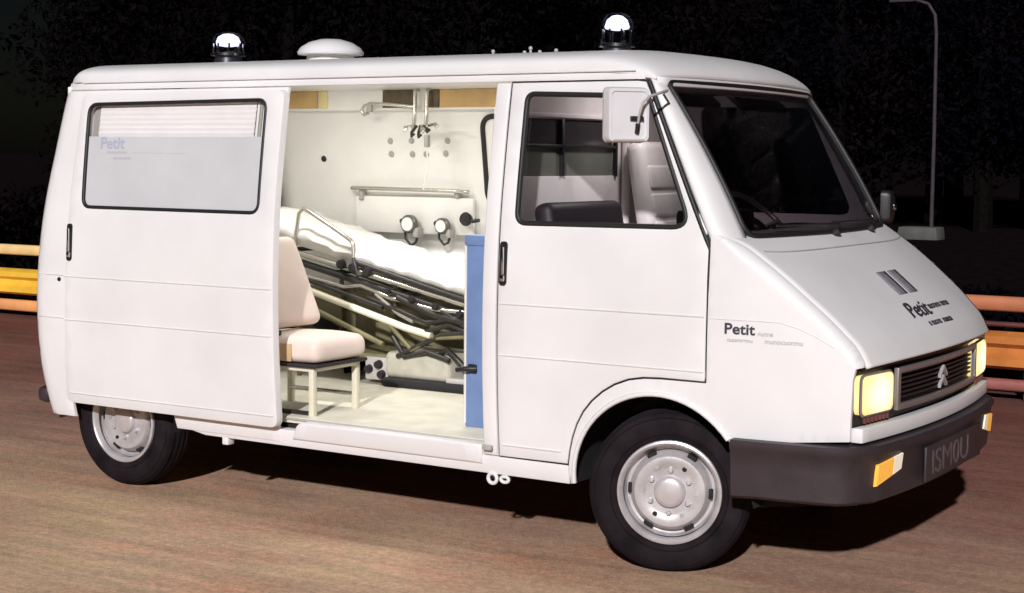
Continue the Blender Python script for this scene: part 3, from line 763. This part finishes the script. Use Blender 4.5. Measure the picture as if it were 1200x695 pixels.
box('rear_bumper', (-3.87, 0, .44), (.09, 1.78, .09), 'bumper_plastic', van, bev=.03)

# ---- rear end
def rp(y, z):
    e = .012*(1-(y/.8)**2); return (_xr(z)-e, y, z)
for y0, y1 in ((-.885, -.004), (.004, .885)):
    bm_rows = [[(_xr(z) - .012*(1-(t/.885)**2) + .002, t*(( _hw(z)-.115)/.885), z) for t in np.linspace(y0, y1, 9)] for z in np.linspace(.36, 2.14, 20)]
    grid('rear_door', bm_rows, 'white_paint', van, .02, 0)

# ---- roof fittings
def beacon(x, y, z, r, h, base_h, neck):
    b = empty('roof_beacon'); b.parent = van
    T = Matrix.Translation((x, y, z))
    lathe('beacon_base', [(0, base_h), (r*.72, base_h), (r*.80, base_h*.7), (r*.85, 0), (0, -.01)], 'beacon_base', b, 28, T)
    z0 = base_h
    lathe('beacon_dome', [(r*.96, z0), (r, z0+h*.12), (r*.99, z0+h*.45), (r*.90, z0+h*.72), (r*.66, z0+h*.91), (r*.35, z0+h*.985), (0, z0+h)], 'beacon_glass', b, 32, T)
    lathe('beacon_collar', [(r*.75, z0-.004), (r*1.02, z0-.002), (r*1.02, z0+.010), (r*.8, z0+.012)], 'chrome', b, 28, T)
    lathe('reflector', [(0, z0+h*.93), (r*.30, z0+h*.90), (r*.58, z0+h*.78), (r*.70, z0+h*.58), (r*.66, z0+h*neck), (r*.2, z0+h*(neck-.05)), (0, z0+h*(neck-.05))], 'beacon_bulb', b, 24, T)
    for k in range(8):
        a = 2*math.pi*k/8
        tube('beacon_rib', [(x+r*.86*math.cos(a), y+r*.86*math.sin(a), z+z0+.01), (x+r*.84*math.cos(a), y+r*.84*math.sin(a), z+z0+h*.5)], r*.055, 'chrome', b, 5)
beacon(-3.285, 0, 2.255, .10, .135, .080, .42)
beacon(-.77, 0, 2.265, .088, .165, .052, .52)
vent = empty('roof_vent'); vent.parent = van
T = Matrix.Translation((-2.545, 0, 2.265))
lathe('vent_cowl', [(0, .142), (.06, .139), (.12, .122), (.165, .094), (.182, .068), (.178, .056), (.15, .052), (0, .052)], 'white_paint', vent, 40, T)
lathe('vent_base', [(.125, .058), (.135, .02), (.15, -.012), (0, -.012)], 'inner_white', vent, 40, T)
for x, h in ((-1.489, .05), (-1.30, .04), (-1.264, .06), (-1.21, .04), (-1.114, .045)):
    lathe('roof_rivet', [(0, h), (.008, h-.003), (.011, h-.014), (.007, h-.018), (.006, -.01), (0, -.01)], 'grey_plastic', van, 12, Matrix.Translation((x, 0, 2.273)))

# ------------------------------------------------------------------ inside the van
box('compartment_floor', (-2.29, -.01, .472), (2.80, 1.82, .03), 'floor_vinyl', van, bev=.003)
# lining of the far wall, ceiling, rear wall
rows = [[(x, _hw(z)-.075, z) for x in np.linspace(-3.66, -.88, 20)] for z in list(np.linspace(.48, 2.10, 18)) + [2.14]]
lin = grid('wall_lining', rows, 'cream_lining', van, .01, -1)
rows = [[(x, y, 2.145 + .095*(1-abs(y/.80)**2.9)) for y in np.linspace(-.80, .80, 17)] for x in np.linspace(-3.6, -.88, 8)]
grid('ceiling_lining', rows, 'cream_lining', van, .008, 0)
box('compartment_rear_wall', (-3.655, 0, 1.30), (.02, 1.72, 1.66), 'cream_lining', van)
box('lining_strip', (-2.3, .855, 2.028), (2.7, .03, .022), 'grey_plastic', van)
# bulkhead behind the cab
bh = empty('bulkhead'); bh.parent = van
bmw = [(-.76, 1.685), (.16, 1.685), (.16, 1.955), (-.76, 1.955)]
panel('bulkhead_panel', [(-.90, .47), (.90, .47), (.90, 1.6), (.84, 2.13), (.6, 2.20), (-.6, 2.20), (-.84, 2.13), (-.90, 1.6)], lambda u, v, d: (-.862-d, u*(min(1, (_hw(v)-.05)/.9)), v), 'cab_vinyl', bh, holes=[bmw], thick=.02, step=.15, bev=.002)
panel('bulkhead_pane', [(-.77, 1.68), (.17, 1.68), (.17, 1.83), (-.77, 1.83)], lambda u, v, d: (-.872-d, u, v), 'pane_green', bh, thick=.004, step=.3, bev=0)
panel('bulkhead_pane', [(-.77, 1.83), (.17, 1.83), (.17, 1.96), (-.77, 1.96)], lambda u, v, d: (-.8722-d, u, v), 'pane_dark', bh, thick=.004, step=.3, bev=0)
for s in ((-.37, 1.82, .022, .27), (-.30, 1.828, .93, .014), (-.30, 1.972, .93, .02), (.165, 1.82, .02, .28)): box('pane_bar', (-.858, s[0], s[1]), (.018, s[2], s[3]), 'black_trim' if s[1] < 1.95 else 'cab_vinyl', bh, bev=.002)
# far wall window seal seen at the opening's edge
fw_out = rnd([(-2.085, 1.50), (-1.27, 1.50), (-1.27, 2.005), (-2.085, 2.005)], .08, 7)
wsl = [(x, _hw(z)-.090, z) for x, z in resample(fw_out, .05)]
tube('wall_window_seal', wsl, .016, 'black_rubber', van, 8, True)
panel('wall_window_blind', fw_out, lambda u, v, d: (u, _hw(v)-.088+d, v), 'cream_lining', van, thick=.006, step=.2, bev=0)
# overhead lockers
lk = empty('overhead_locker'); lk.parent = van
box('locker_body', (-2.30, .80, 2.108), (2.62, .12, .13), 'cream_lining', lk, bev=.004)
for x0, x1, m_ in ((-3.545, -3.225, 'locker_tan'), (-3.215, -3.15, 'locker_cream'), (-2.735, -2.51, 'locker_dark'), (-2.425, -2.33, 'locker_dark'), (-2.325, -1.2, 'locker_tan')):
    box('locker_door', ((x0+x1)/2, .737, 2.108), (x1-x0, .012, .104), m_, lk, bev=.004)
# ceiling lamp (the photographed compartment is lit from inside)
lampx = empty('ceiling_lamp'); lampx.parent = van
for x in (-2.75, -1.55):
    box('lamp_housing', (x, -.10, 2.228), (.56, .16, .03), 'inner_white', lampx, bev=.006)
    box('lamp_diffuser', (x, -.10, 2.208), (.52, .13, .016), 'lamp_diffuser', lampx, bev=.006)
    ld = bpy.data.lights.new('ceiling_lamp_light', 'AREA'); ld.shape = 'RECTANGLE'; ld.size = .50; ld.size_y = .12; ld.energy = 12; ld.color = (1.0, .965, .915)
    lo = bpy.data.objects.new('ceiling_lamp_light', ld); COL.objects.link(lo); lo.location = (x, -.10, 2.195); lo.parent = lampx
# wall sockets, rails
for x, z in ((-2.755, 1.863), (-2.60, 1.865), (-2.34, 1.865), (-2.755, 1.785), (-2.60, 1.785), (-2.36, 1.79), (-2.50, 1.785)):
    lathe('wall_socket', [(0, .014), (.012, .013), (.018, .008), (.020, 0), (0, 0)], 'grey_plastic', van, 14, frame((x, _hw(z)-.083, z), (1, 0, 0), (0, 0, 1)))
lathe('wall_socket', [(0, .016), (.012, .015), (.018, .008), (.020, 0), (0, 0)], 'black_trim', van, 14, frame((-3.275, _hw(1.752)-.083, 1.752), (1, 0, 0), (0, 0, 1)))
tube('equipment_rail', [(-3.06, .86, 1.575), (-3.04, .835, 1.577), (-2.9, .83, 1.577), (-2.3, .83, 1.572), (-2.22, .835, 1.568), (-2.20, .86, 1.566)], .012, 'steel_tube', van)
box('rail_bracket', (-2.98, .865, 1.54), (.03, .05, .07), 'grey_plastic', van)
box('rail_bracket', (-2.28, .865, 1.555), (.03, .05, .05), 'grey_plastic', van)
box('equipment_panel', (-2.60, .872, 1.42), (.86, .03, .22), 'cream_lining', van, bev=.01)
# oxygen gauges etc hung on the wall panel
def gauge(x, z, r, label):
    g = empty('oxygen_regulator', (x, .86, z)); tag(g, label, 'regulator')
    lathe('dial', [(0, .075), (r*.85, .075), (r, .068), (r, .04), (r*.4, .03), (r*.4, -.02), (0, -.02)], 'steel_dark', g, 24, frame((0, 0, 0), (1, 0, 0), (0, 0, 1)))
    lathe('dial_face', [(0, .080), (r*.72, .079), (r*.74, .074), (0, .07)], 'cream_lining', g, 24, frame((0, 0, 0), (1, 0, 0), (0, 0, 1)))
    box('valve_body', (r*.9, -.035, -r*.9), (r*.7, .06, r*1.1), 'grey_plastic', g, bev=.008)
    lathe('valve_knob', [(0, .02), (.016, .018), (.018, 0), (0, 0)], 'black_trim', g, 14, frame((-r*.9, -.045, r*.3), (1, 0, 0), (0, 0, 1)))
    tube('hose', [(r*.9, -.04, -r*1.4), (r*.8, -.05, -r*2.0), (r*.2, -.05, -r*2.3), (-r*.6, -.045, -r*1.6), (-r*.8, -.04, -r*.2)], .008, 'black_tube', g)
gauge(-2.59, 1.37, .055, 'grey oxygen regulator with looped hose on the wall, farther from the black tap')
gauge(-2.35, 1.365, .048, 'grey oxygen regulator on the wall panel beside the small black tap')
kn = empty('gas_tap', (-2.19, .86, 1.41)); tag(kn, 'small black gas tap with side lever on the cream wall', 'tap')
lathe('tap_body', [(0, .07), (.034, .066), (.042, .05), (.030, .02), (.018, 0), (.018, -.03), (0, -.03)], 'black_trim', kn, 20, frame((0, 0, 0), (1, 0, 0), (0, 0, 1)))
tube('tap_lever', [(0, -.05, 0), (.05, -.055, -.012), (.095, -.05, -.004)], .011, 'black_trim', kn)
# drip stand hanging from the locker
dr = empty('infusion_hanger', (-2.43, .70, 2.10)); tag(dr, 'chrome infusion hanger with hooks dropping from the overhead locker', 'infusion hanger')
for dx in (-.045, .04):
    tube('hanger_rod', [(dx, .035, .06), (dx, .0, .05), (dx, -.005, -.10), (dx-.01, -.005, -.185)], .012, 'steel_tube', dr)
for k, (dx, dz) in enumerate(((-.10, -.16), (-.05, -.19), (.02, -.17), (.06, -.165), (.12, -.14), (.0, -.195))):
    tube('hook', [(dx*.45-.005, -.005, -.15), (dx, -.03, dz), (dx+.012, -.045, dz-.022), (dx+.028, -.04, dz-.006)], .009, 'black_tube' if k % 2 else 'steel_tube', dr, 6)
tube('swing_arm', [(-.05, -.005, -.04), (-.22, -.015, -.025), (-.36, -.02, -.02), (-.40, -.02, -.035), (-.42, -.02, -.065), (-.40, -.02, -.085), (-.37, -.02, -.075)], .011, 'steel_tube', dr)
tube('drip_line', [(.06, -.03, -.15), (.065, -.03, -.40), (.03, -.02, -.52)], .005, 'cream_lining', dr, 6)
box('drip_chamber', (.062, -.03, -.24), (.03, .03, .07), 'grey_plastic', dr)
box('arm_clamp', (-.36, -.02, -.045), (.035, .03, .05), 'grey_plastic', dr)

# ------------------------------------------------------------------ stretcher
st = empty('stretcher', (-2.2, .47, .487)); tag(st, 'wheeled stretcher with raised head end and white sheet inside the van', 'stretcher')
def sl(x): return 1.213 - .205*(x+2.97)           # side rail height, world
def L(x, y, z): return (x+2.2, y-.47, z-.487)
X0, X1 = -3.28, -1.30
for y in (.22, .74):
    tube('side_rail', [L(x, y, sl(x)) for x in np.linspace(X0, X1, 12)], .016, 'steel_tube', st)
    tube('inner_rail', [L(x, y+.012, sl(x)-.050-.02*(x-X0)/2) for x in np.linspace(X0, X1, 12)], .021, 'black_tube', st)
    tube('mattress_rail', [L(x, y-.004, sl(x)+.040+.012*math.sin((x-X0)*3)) for x in np.linspace(-2.55, X1, 10)], .017, 'black_tube', st)
    tube('lower_rail', [L(x, y, sl(x)-.125-.035*(x-X0)) for x in np.linspace(X0+.1, -2.35, 8)], .015, 'black_tube', st)
    tube('push_bar', [L(-3.30, y, sl(-3.3)-.13), L(-2.75, y, 1.055), L(-2.62, y, 1.03), L(-2.50, y, 1.045), L(-2.3, y, .985), L(-2.0, y, .935), L(-1.7, y, .93)], .013, 'steel_tube', st)
    tube('undercarriage_leg', [L(-3.0, y, 1.03), L(-2.2, y, .825), L(-2.02, y, .79)], .021, 'seat_frame', st)
    tube('brace', [L(-2.95, y, .93), L(-2.35, y, .72)], .016, 'olive_metal', st)
    tube('brace', [L(-1.42, y, sl(-1.42)-.03), L(-1.95, y, .80), L(-2.25, y, .66)], .015, 'black_tube', st)
    tube('brace', [L(-2.45, y, .98), L(-2.05, y, .86), L(-1.72, y, .92)], .014, 'black_tube', st)
    tube('brace', [L(-2.30, y, .83), L(-2.15, y, .70), L(-2.0, y, .78), L(-1.8, y, .80)], .014, 'olive_metal', st)
    tube('brace', [L(-2.40, y, 1.00), L(-2.24, y, .90), L(-2.14, y, .86)], .012, 'steel_tube', st)
    tube('brace', [L(-1.95, y, .93), L(-1.78, y, .85), L(-1.55, y, .91)], .016, 'black_tube', st)
    tube('brace', [L(-2.25, y, .99), L(-2.0, y, .905), L(-1.6, y, .845), L(-1.4, y, .83)], .020, 'black_tube', st)
    tube('brace', [L(-2.08, y, .80), L(-1.9, y, .86), L(-1.72, y, .80), L(-1.55, y, .84)], .014, 'black_tube', st)
    tube('brace', [L(-2.28, y, .77), L(-2.20, y, .66), L(-2.05, y, .70), L(-1.9, y, .66)], .016, 'black_tube', st)
for x in (-3.2, -2.7, -2.2, -1.7, -1.33): tube('cross_tube', [L(x, .22, sl(x)-.05), L(x, .74, sl(x)-.05)], .014, 'black_tube', st)
# folding guard loop
g0 = [(-2.975, .205, sl(-2.975)-.01), (-2.955, .20, 1.33), (-2.93, .195, 1.44), (-2.90, .195, 1.468), (-2.86, .195, 1.455), (-2.70, .195, 1.375), (-2.56, .195, 1.30), (-2.54, .197, 1.275), (-2.538, .205, sl(-2.54)+.0)]
tube('guard_or_trail_rail', [L(*p) for p in g0], .0125, 'steel_tube', st)
for x in (-2.62, -2.535, -2.44): lathe('rail_clamp', [(0, .03), (.024, .028), (.028, 0), (.0, -.02)], 'black_trim', st, 14, frame(L(x, .20, sl(x)+.02), (1, 0, 0), (0, 0, 1)))
tube('strap', [L(-2.535, .19, 1.20), L(-2.50, .185, 1.10), L(-2.42, .19, 1.12)], .010, 'black_tube', st)
for x in np.arange(-2.3, -1.5, .16): lathe('frame_joint', [(0, .022), (.018, .02), (.022, 0), (0, -.01)], 'black_trim', st, 10, frame(L(x, .205, sl(x)-.055), (1, 0, 0), (0, 0, 1)))
# padded bed and sheet
def bed(name, hgt, inset, m_, seed):
    rnd_ = random.Random(seed); rows = []
    prof = [(.225+inset, -.01), (.205+inset, .03), (.215+inset, hgt*.75), (.25+inset, hgt), (.48, hgt+.025), (.71-inset, hgt), (.745-inset, hgt*.75), (.755-inset, .03), (.735-inset, -.01)]
    for x in np.linspace(X0-.02, X1+.02, 40):
        lift = .03*max(0, (-2.55-x))/.7
        wv = .006*math.sin(x*17)+.007*math.sin(x*41+1)
        rows.append([L(x, y, sl(x)+.055+(z + (lift+wv if z > .02 else 0))) for y, z in prof])
    o = grid(name, rows, m_, st, .01, 0)
    return o
bed('mattress', .070, .0, 'sheet_white', 1)
# base unit on the floor with wheels
bu = box('base_unit', L(-2.13, .42, .607), (.44, .38, .150), 'base_grey', st, bev=.035, seg=4)
box('base_unit_foot', L(-2.02, .42, .512), (.66, .46, .05), 'underbody', st, bev=.02)
tube('base_arm', [L(-2.0, .25, .67), L(-1.93, .24, .72), L(-1.86, .25, .66), L(-1.78, .26, .58), L(-1.7, .26, .53)], .018, 'black_tube', st)
box('base_slide', L(-1.55, .42, .545), (.75, .40, .035), 'grey_plastic', st, bev=.01)
box('base_shelf', L(-2.65, .48, .64), (.60, .40, .03), 'olive_metal', st, bev=.008)
for x in (-3.0, -2.6):
    for y in (.28, .68): tube('base_post', [L(x, y, .487), L(x, y, 1.03)], .014, 'olive_metal', st)
for x, z in ((-2.40, .60), (-2.38, .545), (-2.47, .57)): lathe('knob', [(0, .03), (.02, .028), (.026, 0), (0, 0)], 'black_trim', st, 14, frame(L(x, .255, z), (1, 0, 0), (0, 0, 1)))
box('knob_plate', L(-2.42, .27, .575), (.16, .03, .13), 'grey_plastic', st)
box('back_box', L(-2.75, .76, .77), (1.3, .12, .40), 'olive_metal', st, bev=.01)

# ------------------------------------------------------------------ attendant seat
se = empty('attendant_seat', (-2.18, -.68, .487)); tag(se, 'pale pink padded attendant seat on cream legs beside the open door', 'seat')
def SL(x, y, z): return (x+2.18, y+.68, z-.487)
def cushion(name, c, s, bev, m_, rot=None, puff=.0, taper=1.0):
    bm = bmesh.new(); vs_ = add_box(bm, (0, 0, 0), s, None, bev, 5)
    bmesh.ops.subdivide_edges(bm, edges=[e for e in bm.edges if e.calc_length() > .1], cuts=5, use_grid_fill=True)
    for v in bm.verts:
        u, w_, t = v.co.x/(s[0]/2), v.co.y/(s[1]/2), v.co.z/(s[2]/2)
        k = 1 - (1-taper)*(t+1)/2
        v.co.y *= k
        if t > 0 and taper == 1: v.co.z += puff*(1-u*u)*(1-w_*w_) - .012*max(0, u)**3
        if u > 0 and taper != 1: v.co.x += puff*(1-w_*w_)*(1-t*t)
    if rot is not None: bmesh.ops.rotate(bm, cent=(0, 0, 0), matrix=rot, verts=bm.verts)
    bmesh.ops.translate(bm, vec=c, verts=bm.verts)
    return bm_obj(name, bm, m_, se, 60)
cushion('seat_cushion', SL(-2.205, -.675, .808), (.54, .42, .125), .045, 'seat_vinyl', Matrix.Rotation(R(-1.5), 3, 'Y'), .018)
box('seat_side_panel', SL(-2.210, -.8875, .800), (.240, .008, .088), 'seat_vinyl_tan', se, bev=.003)
box('seat_band', SL(-2.205, -.675, .7385), (.53, .425, .018), 'dark_vinyl', se, bev=.006)
cushion('backrest', SL(-2.335, -.675, 1.125), (.10, .44, .47), .045, 'seat_vinyl', Matrix.Rotation(R(-17), 3, 'Y'), .02, .62)
box('backrest_hinge', SL(-2.225, -.855, .885), (.06, .04, .035), 'dark_vinyl', se)
for x in (-1.985, -2.41):
    for y in (-.852, -.505): box('leg', SL(x, y, .608), (.032, .032, .245), 'seat_frame', se, bev=.005)
for y in (-.852, -.505): box('frame_rail', SL(-2.198, y, .722), (.40, .028, .028), 'seat_frame', se, bev=.005)
for x in (-1.985, -2.41): box('frame_rail', SL(x, -.678, .722), (.028, .33, .028), 'seat_frame', se, bev=.005)
tube('foot_bar', [SL(-2.0, -.84, .497), SL(-2.42, -.84, .497)], .012, 'black_tube', se)
tube('foot_bar', [SL(-2.0, -.51, .56), SL(-2.42, -.51, .56)], .012, 'steel_tube', se)

# ------------------------------------------------------------------ blue cabinet behind the cab
bc = empty('storage_cabinet', (-1.08, -.50, .487)); tag(bc, 'tall narrow blue cabinet standing behind the door pillar', 'cabinet')
box('cabinet_body', (.0, 0, .435), (.25, .34, .87), 'blue_panel', bc, bev=.006)
box('cabinet_top', (.002, 0, .893), (.262, .352, .050), 'blue_panel', bc, bev=.006)
box('cabinet_plinth', (0, 0, .008), (.22, .30, .02), 'grey_plastic', bc)
tube('cabinet_edge', [(-.123, -.171, .02), (-.123, -.171, .865)], .007, 'inner_white', bc, 6)
box('latch_plate', (-.08, -.175, .282), (.05, .012, .045), 'black_trim', bc)
tube('latch_handle', [(-.055, -.18, .285), (-.09, -.205, .285), (-.15, -.205, .275)], .013, 'black_trim', bc)

# ------------------------------------------------------------------ cab
box('cab_floor', (-.30, 0, .80), (1.16, 1.70, .05), 'dash_plastic', van)
prism('dashboard', [(.30, .85), (.02, .90), (-.06, 1.30), (-.03, 1.36), (.10, 1.39), (.30, 1.405), (.36, 1.35)], -.80, .80, 'y', 'dash_plastic', van, .012)
box('instrument_binnacle', (.0, .42, 1.415), (.14, .36, .09), 'dash_plastic', van, bev=.02)
sw = empty('steering_wheel'); sw.parent = van
SWM = frame((-.17, .42, 1.46), (0, 1, 0), (-.62, 0, .55))
t_ = bmesh.new(); add_tube(t_, [SWM @ Vector((.21*math.cos(a), .21*math.sin(a), 0)) for a in np.linspace(0, 2*math.pi, 40, endpoint=False)], .013, 8, True); bm_obj('wheel_rim', t_, 'steel_dark', sw)
tube('wheel_spoke', [SWM @ Vector((-.20, 0, 0)), SWM @ Vector((0, -.02, -.03)), SWM @ Vector((.20, 0, 0))], .014, 'grey_plastic', sw)
lathe('wheel_boss', [(0, .0), (.05, -.01), (.06, -.05), (.03, -.10), (.025, -.30), (0, -.30)], 'dash_plastic', sw, 20, SWM)
def cab_seat(y, m_, h, w):
    s_ = empty('cab_seat'); s_.parent = van
    box('cushion', (-.42, y, 1.14), (.50, w, .16), m_, s_, bev=.05, seg=4)
    box('backrest', (-.70, y, 1.20+h/2), (.11, w, h), m_, s_, Matrix.Rotation(R(-10), 3, 'Y'), .045, 4)
    for k in range(3 if m_ == 'cab_vinyl' else 0): box('backrest_pad', (-.632-.022*k*(h/.62), y, 1.40+.13*k*(h/.62)), (.035, w*.9, .115*(h/.62)), m_, s_, Matrix.Rotation(R(-10), 3, 'Y'), .015, 3)
    box('seat_base', (-.45, y, .95), (.42, w*.85, .25), 'dash_plastic', s_, bev=.02)
cab_seat(.40, 'cab_vinyl', .66, .50); cab_seat(-.43, 'dark_vinyl', .37, .70)
tube('grab_post', [(-.835, .235, .85), (-.835, .235, 2.10)], .022, 'cab_vinyl', van)
cl = empty('cab_fill_lamp'); cl.parent = van  # added fill lamp that brightens the cab behind the door window
box('lamp_housing', (-.50, .0, 2.235), (.20, .10, .025), 'inner_white', cl); box('lamp_diffuser', (-.50, 0, 2.220), (.17, .08, .014), 'lamp_diffuser', cl)  # housing and diffuser of the added cab fill lamp
ld = bpy.data.lights.new('cab_fill_light', 'AREA'); ld.shape = 'RECTANGLE'; ld.size = .16; ld.size_y = .08; ld.energy = 3.6; ld.color = (1.0, .94, .93)
lo = bpy.data.objects.new('cab_fill_light', ld); COL.objects.link(lo); lo.location = (-.50, 0, 2.205); lo.parent = cl
box('gear_lever_tower', (-.20, -.05, 1.17), (.26, .36, .74), 'dash_plastic', van, bev=.03)
tube('gear_lever', [(-.30, .05, 1.45), (-.36, .03, 1.56), (-.38, .02, 1.60)], .012, 'chrome', van)
# sun visors
for y in (-.40, .40): box('sun_visor', (-.20, y, 2.055), (.03, .55, .13), 'dash_plastic', van, Matrix.Rotation(R(-50), 3, 'Y'), .01)

# ------------------------------------------------------------------ light trails of passing cars, built as a painted rail along the road
gr = empty('guard_or_trail_rail', (-5, 5.05, 0)); tag(gr, 'light trails of passing cars built as yellow and orange rail beams behind the van', 'light trails')
def trail_bar(x0, x1, prof, m_, nm):
    bm = bmesh.new(); A = [[bm.verts.new((x+5, y, z)) for y, z in prof] for x in (x0, x1)]; n = len(prof)
    for k in range(n): bm.faces.new((A[0][k], A[0][(k+1) % n], A[1][(k+1) % n], A[1][k]))
    bm.faces.new(A[0]); bm.faces.new(A[1]); return bm_obj(nm, bm, m_, gr, 50)
def rbox(z0, z1, d=.06):
    r = .018; return [(-d, z0+r), (-d, z1-r), (-d+r, z1), (0, z1), (0, z0), (-d+r, z0)]
wprof_f = [(-.025, .235), (-.085, .262), (-.085, .315), (-.03, .352), (-.03, .392), (-.085, .428), (-.085, .482), (-.025, .515)]
wprof = wprof_f + [(y+.02, z) for y, z in reversed(wprof_f)]
secs = [(-24.0+4.0*k, -20.0+4.0*k) for k in range(8)]
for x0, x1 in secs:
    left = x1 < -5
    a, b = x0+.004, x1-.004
    trail_bar(a, b, rbox(.665, .775), 'trail_cream' if left else 'trail_salmon', 'top_trail')
    if not left: trail_bar(a, b, rbox(.548, .585, .04), 'trail_louvre_red', 'thin_trail')
    trail_bar(a, b, wprof, 'trail_yellow' if left else 'trail_orange', 'corrugated_trail')
    if left: trail_bar(a, b, rbox(.055, .175), 'trail_amber', 'bottom_trail')
    else: trail_bar(a, b, rbox(.075, .160), 'trail_rose', 'bottom_trail')
for k in range(17):  # posts, bolts and splices added to carry the light-trail bars
    x = -24+2.0*k
    box('post', (x+5, .065, .36), (.09, .13, .80), 'post_dark', gr, bev=.006)
    for z in (.372, .72):
        lathe('bolt', [(0, .014), (.013, .012), (.017, 0), (0, 0)], 'post_dark', gr, 8, frame((x+5+.12, -.030 if z < .5 else -.06, z), (1, 0, 0), (0, 0, 1)))
    if k % 2 == 0:
        bm = bmesh.new(); A = [[bm.verts.new((xx+5, y-.004, z)) for y, z in wprof_f] for xx in (x-.16, x+.16)]
        for q in range(len(wprof_f)-1): bm.faces.new((A[0][q], A[0][q+1], A[1][q+1], A[1][q]))
        bm_obj('trail_splice_plate', bm, 'trail_yellow' if x < -5 else 'trail_orange', gr, 50)

# ------------------------------------------------------------------ distant lamp post on its plinth
lp = empty('lamp_post', (-8.33, 29.0, 0)); tag(lp, 'thin dark lamp post standing on a grey concrete plinth', 'lamp post')
tube('pole', [(0, 0, .1), (0, 0, 2.4), (-.02, 0, 4.6), (-.06, 0, 5.0), (-.22, 0, 5.25), (-.55, 0, 5.36)], [.046, .043, .040, .038, .036, .034], 'lamp_post_steel', lp, 10)
box('lamp_head', (-.80, 0, 5.36), (.62, .20, .12), 'lamp_post_steel', lp, bev=.04)
prism('plinth', [(-.72, -.02), (.24, -.02), (.20, .27), (-.66, .27)], -.3, .3, 'y', 'concrete', lp, .03)

# ------------------------------------------------------------------ dark trees and bushes behind the light-trail rail
def leaves(name, centers, radii, count, size, m_, parent, rng):
    cs = np.array(centers); rs = np.array(radii); pr = rs**2; pr = pr/pr.sum()
    idx = rng.choice(len(cs), count, p=pr)
    d = rng.normal(size=(count, 3)); d /= np.linalg.norm(d, axis=1)[:, None]
    rad = rs[idx]*(rng.random(count)**.45)
    p = cs[idx] + d*rad[:, None]*np.array([1, 1, .85])
    a = rng.normal(size=(count, 3)); a /= np.linalg.norm(a, axis=1)[:, None]
    b = np.cross(a, rng.normal(size=(count, 3))); b /= np.linalg.norm(b, axis=1)[:, None]
    s = size*(.6+.9*rng.random(count))[:, None]
    v = np.empty((count, 4, 3)); v[:, 0] = p-a*s; v[:, 1] = p+b*s*.45; v[:, 2] = p+a*s; v[:, 3] = p-b*s*.45
    v[:, :, 2] = np.maximum(v[:, :, 2], .02)
    me = bpy.data.meshes.new(name); me.from_pydata(v.reshape(-1, 3).tolist(), [], [(4*i, 4*i+1, 4*i+2, 4*i+3) for i in range(count)])
    me.materials.append(MATS[m_]); o = bpy.data.objects.new(name, me); COL.objects.link(o); o.parent = parent
    return o
def tree(x, y, h, rad, seed, m_, label, big=1.0):
    rng = np.random.default_rng(seed); t = empty('tree', (x, y, 0)); tag(t, label, 'tree', 'dark trees behind the light-trail rail')
    bm = bmesh.new(); lean = rng.normal()*.15
    add_tube(bm, [(0, 0, -.05), (lean*.2, 0, h*.2), (lean*.6, .05, h*.45), (lean, .1, h*.8)], [.15*big, .13*big, .09*big, .03], 8)
    cs, rs = [], []
    for k in range(9):
        a = k*2.4+rng.random(); zz = h*(.10+.62*k/8); l = rad*(.55+.3*rng.random())*(1-.45*k/8)
        e = (lean*.6+l*math.cos(a), l*math.sin(a), zz+h*.12)
        add_tube(bm, [(lean*zz/h, 0, zz), (e[0]*.5, e[1]*.5, zz+h*.05), e], [.06, .04, .015], 6)
        for q in range(2):
            cs.append((e[0]+rng.normal()*.3, e[1]+rng.normal()*.3, e[2]+rng.normal()*.25)); rs.append(rad*(.30+.22*rng.random()))
    cs.append((lean, 0, h*.88)); rs.append(rad*.45); cs.append((lean, 0, h*.6)); rs.append(rad*.6)
    bm_obj('trunk', bm, 'bark', t)
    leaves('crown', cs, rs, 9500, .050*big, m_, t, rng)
spots = []
for i in range(11): spots.append((R(-6 + 26*i/10), 19 + 7*((i*37) % 10)/10, 1.0))
for i in range(12): spots.append((R(-21 + 18*i/11), 42 + 6*((i*37) % 10)/10, 1.75))
for i in range(8): spots.append((R(-20 + 17*i/7), 52 + 5*((i*37) % 10)/10, 2.2))
for i, (th, dist, big) in enumerate(spots):
    th += YAW
    x = CAM_POS.x - math.sin(th)*dist; y = max(9 + i % 3, CAM_POS.y + math.cos(th)*dist)
    tree(x, y, (5.6+1.8*((i*53) % 7)/7)*big, (1.9+.5*((i*29) % 5)/5)*big, 100+i, ('foliage_a', 'foliage_b', 'foliage_c')[i % 3], 'dark leafy tree in the night wood behind the light-trail rail', big)
def bush(x, y, h, w, seed, m_):
    rng = np.random.default_rng(seed); t = empty('bush', (x, y, 0)); tag(t, 'low dark bush growing close behind the light-trail rail', 'bush', 'dark bushes behind the light-trail rail')
    bm = bmesh.new(); cs, rs = [], []
    for k in range(7):
        a = k*2*math.pi/7; e = (w*.6*math.cos(a), w*.45*math.sin(a), h*(.5+.3*rng.random()))
        add_tube(bm, [(0, 0, -.03), (e[0]*.4, e[1]*.4, e[2]*.6), e], [.03, .02, .008], 5); cs.append((e[0], e[1], e[2])); rs.append(w*.42)
        cs.append((e[0]*1.1, e[1]*1.1, h*.3)); rs.append(w*.36)
    cs.append((0, 0, h*.55)); rs.append(w*.5)
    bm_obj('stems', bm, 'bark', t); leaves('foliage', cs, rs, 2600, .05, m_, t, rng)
for i in range(22):
    x = -19.5 + 1.15*i + .3*((i*7) % 3); bush(x, 6.75 + .5*((i*5) % 4)/3, (1.2+.5*((i*11) % 5)/5)*(.45 if x > -5.5 else 1), 1.05 if x < -5.5 else .8, 300+i, ('foliage_a', 'foliage_c', 'foliage_b')[i % 3])
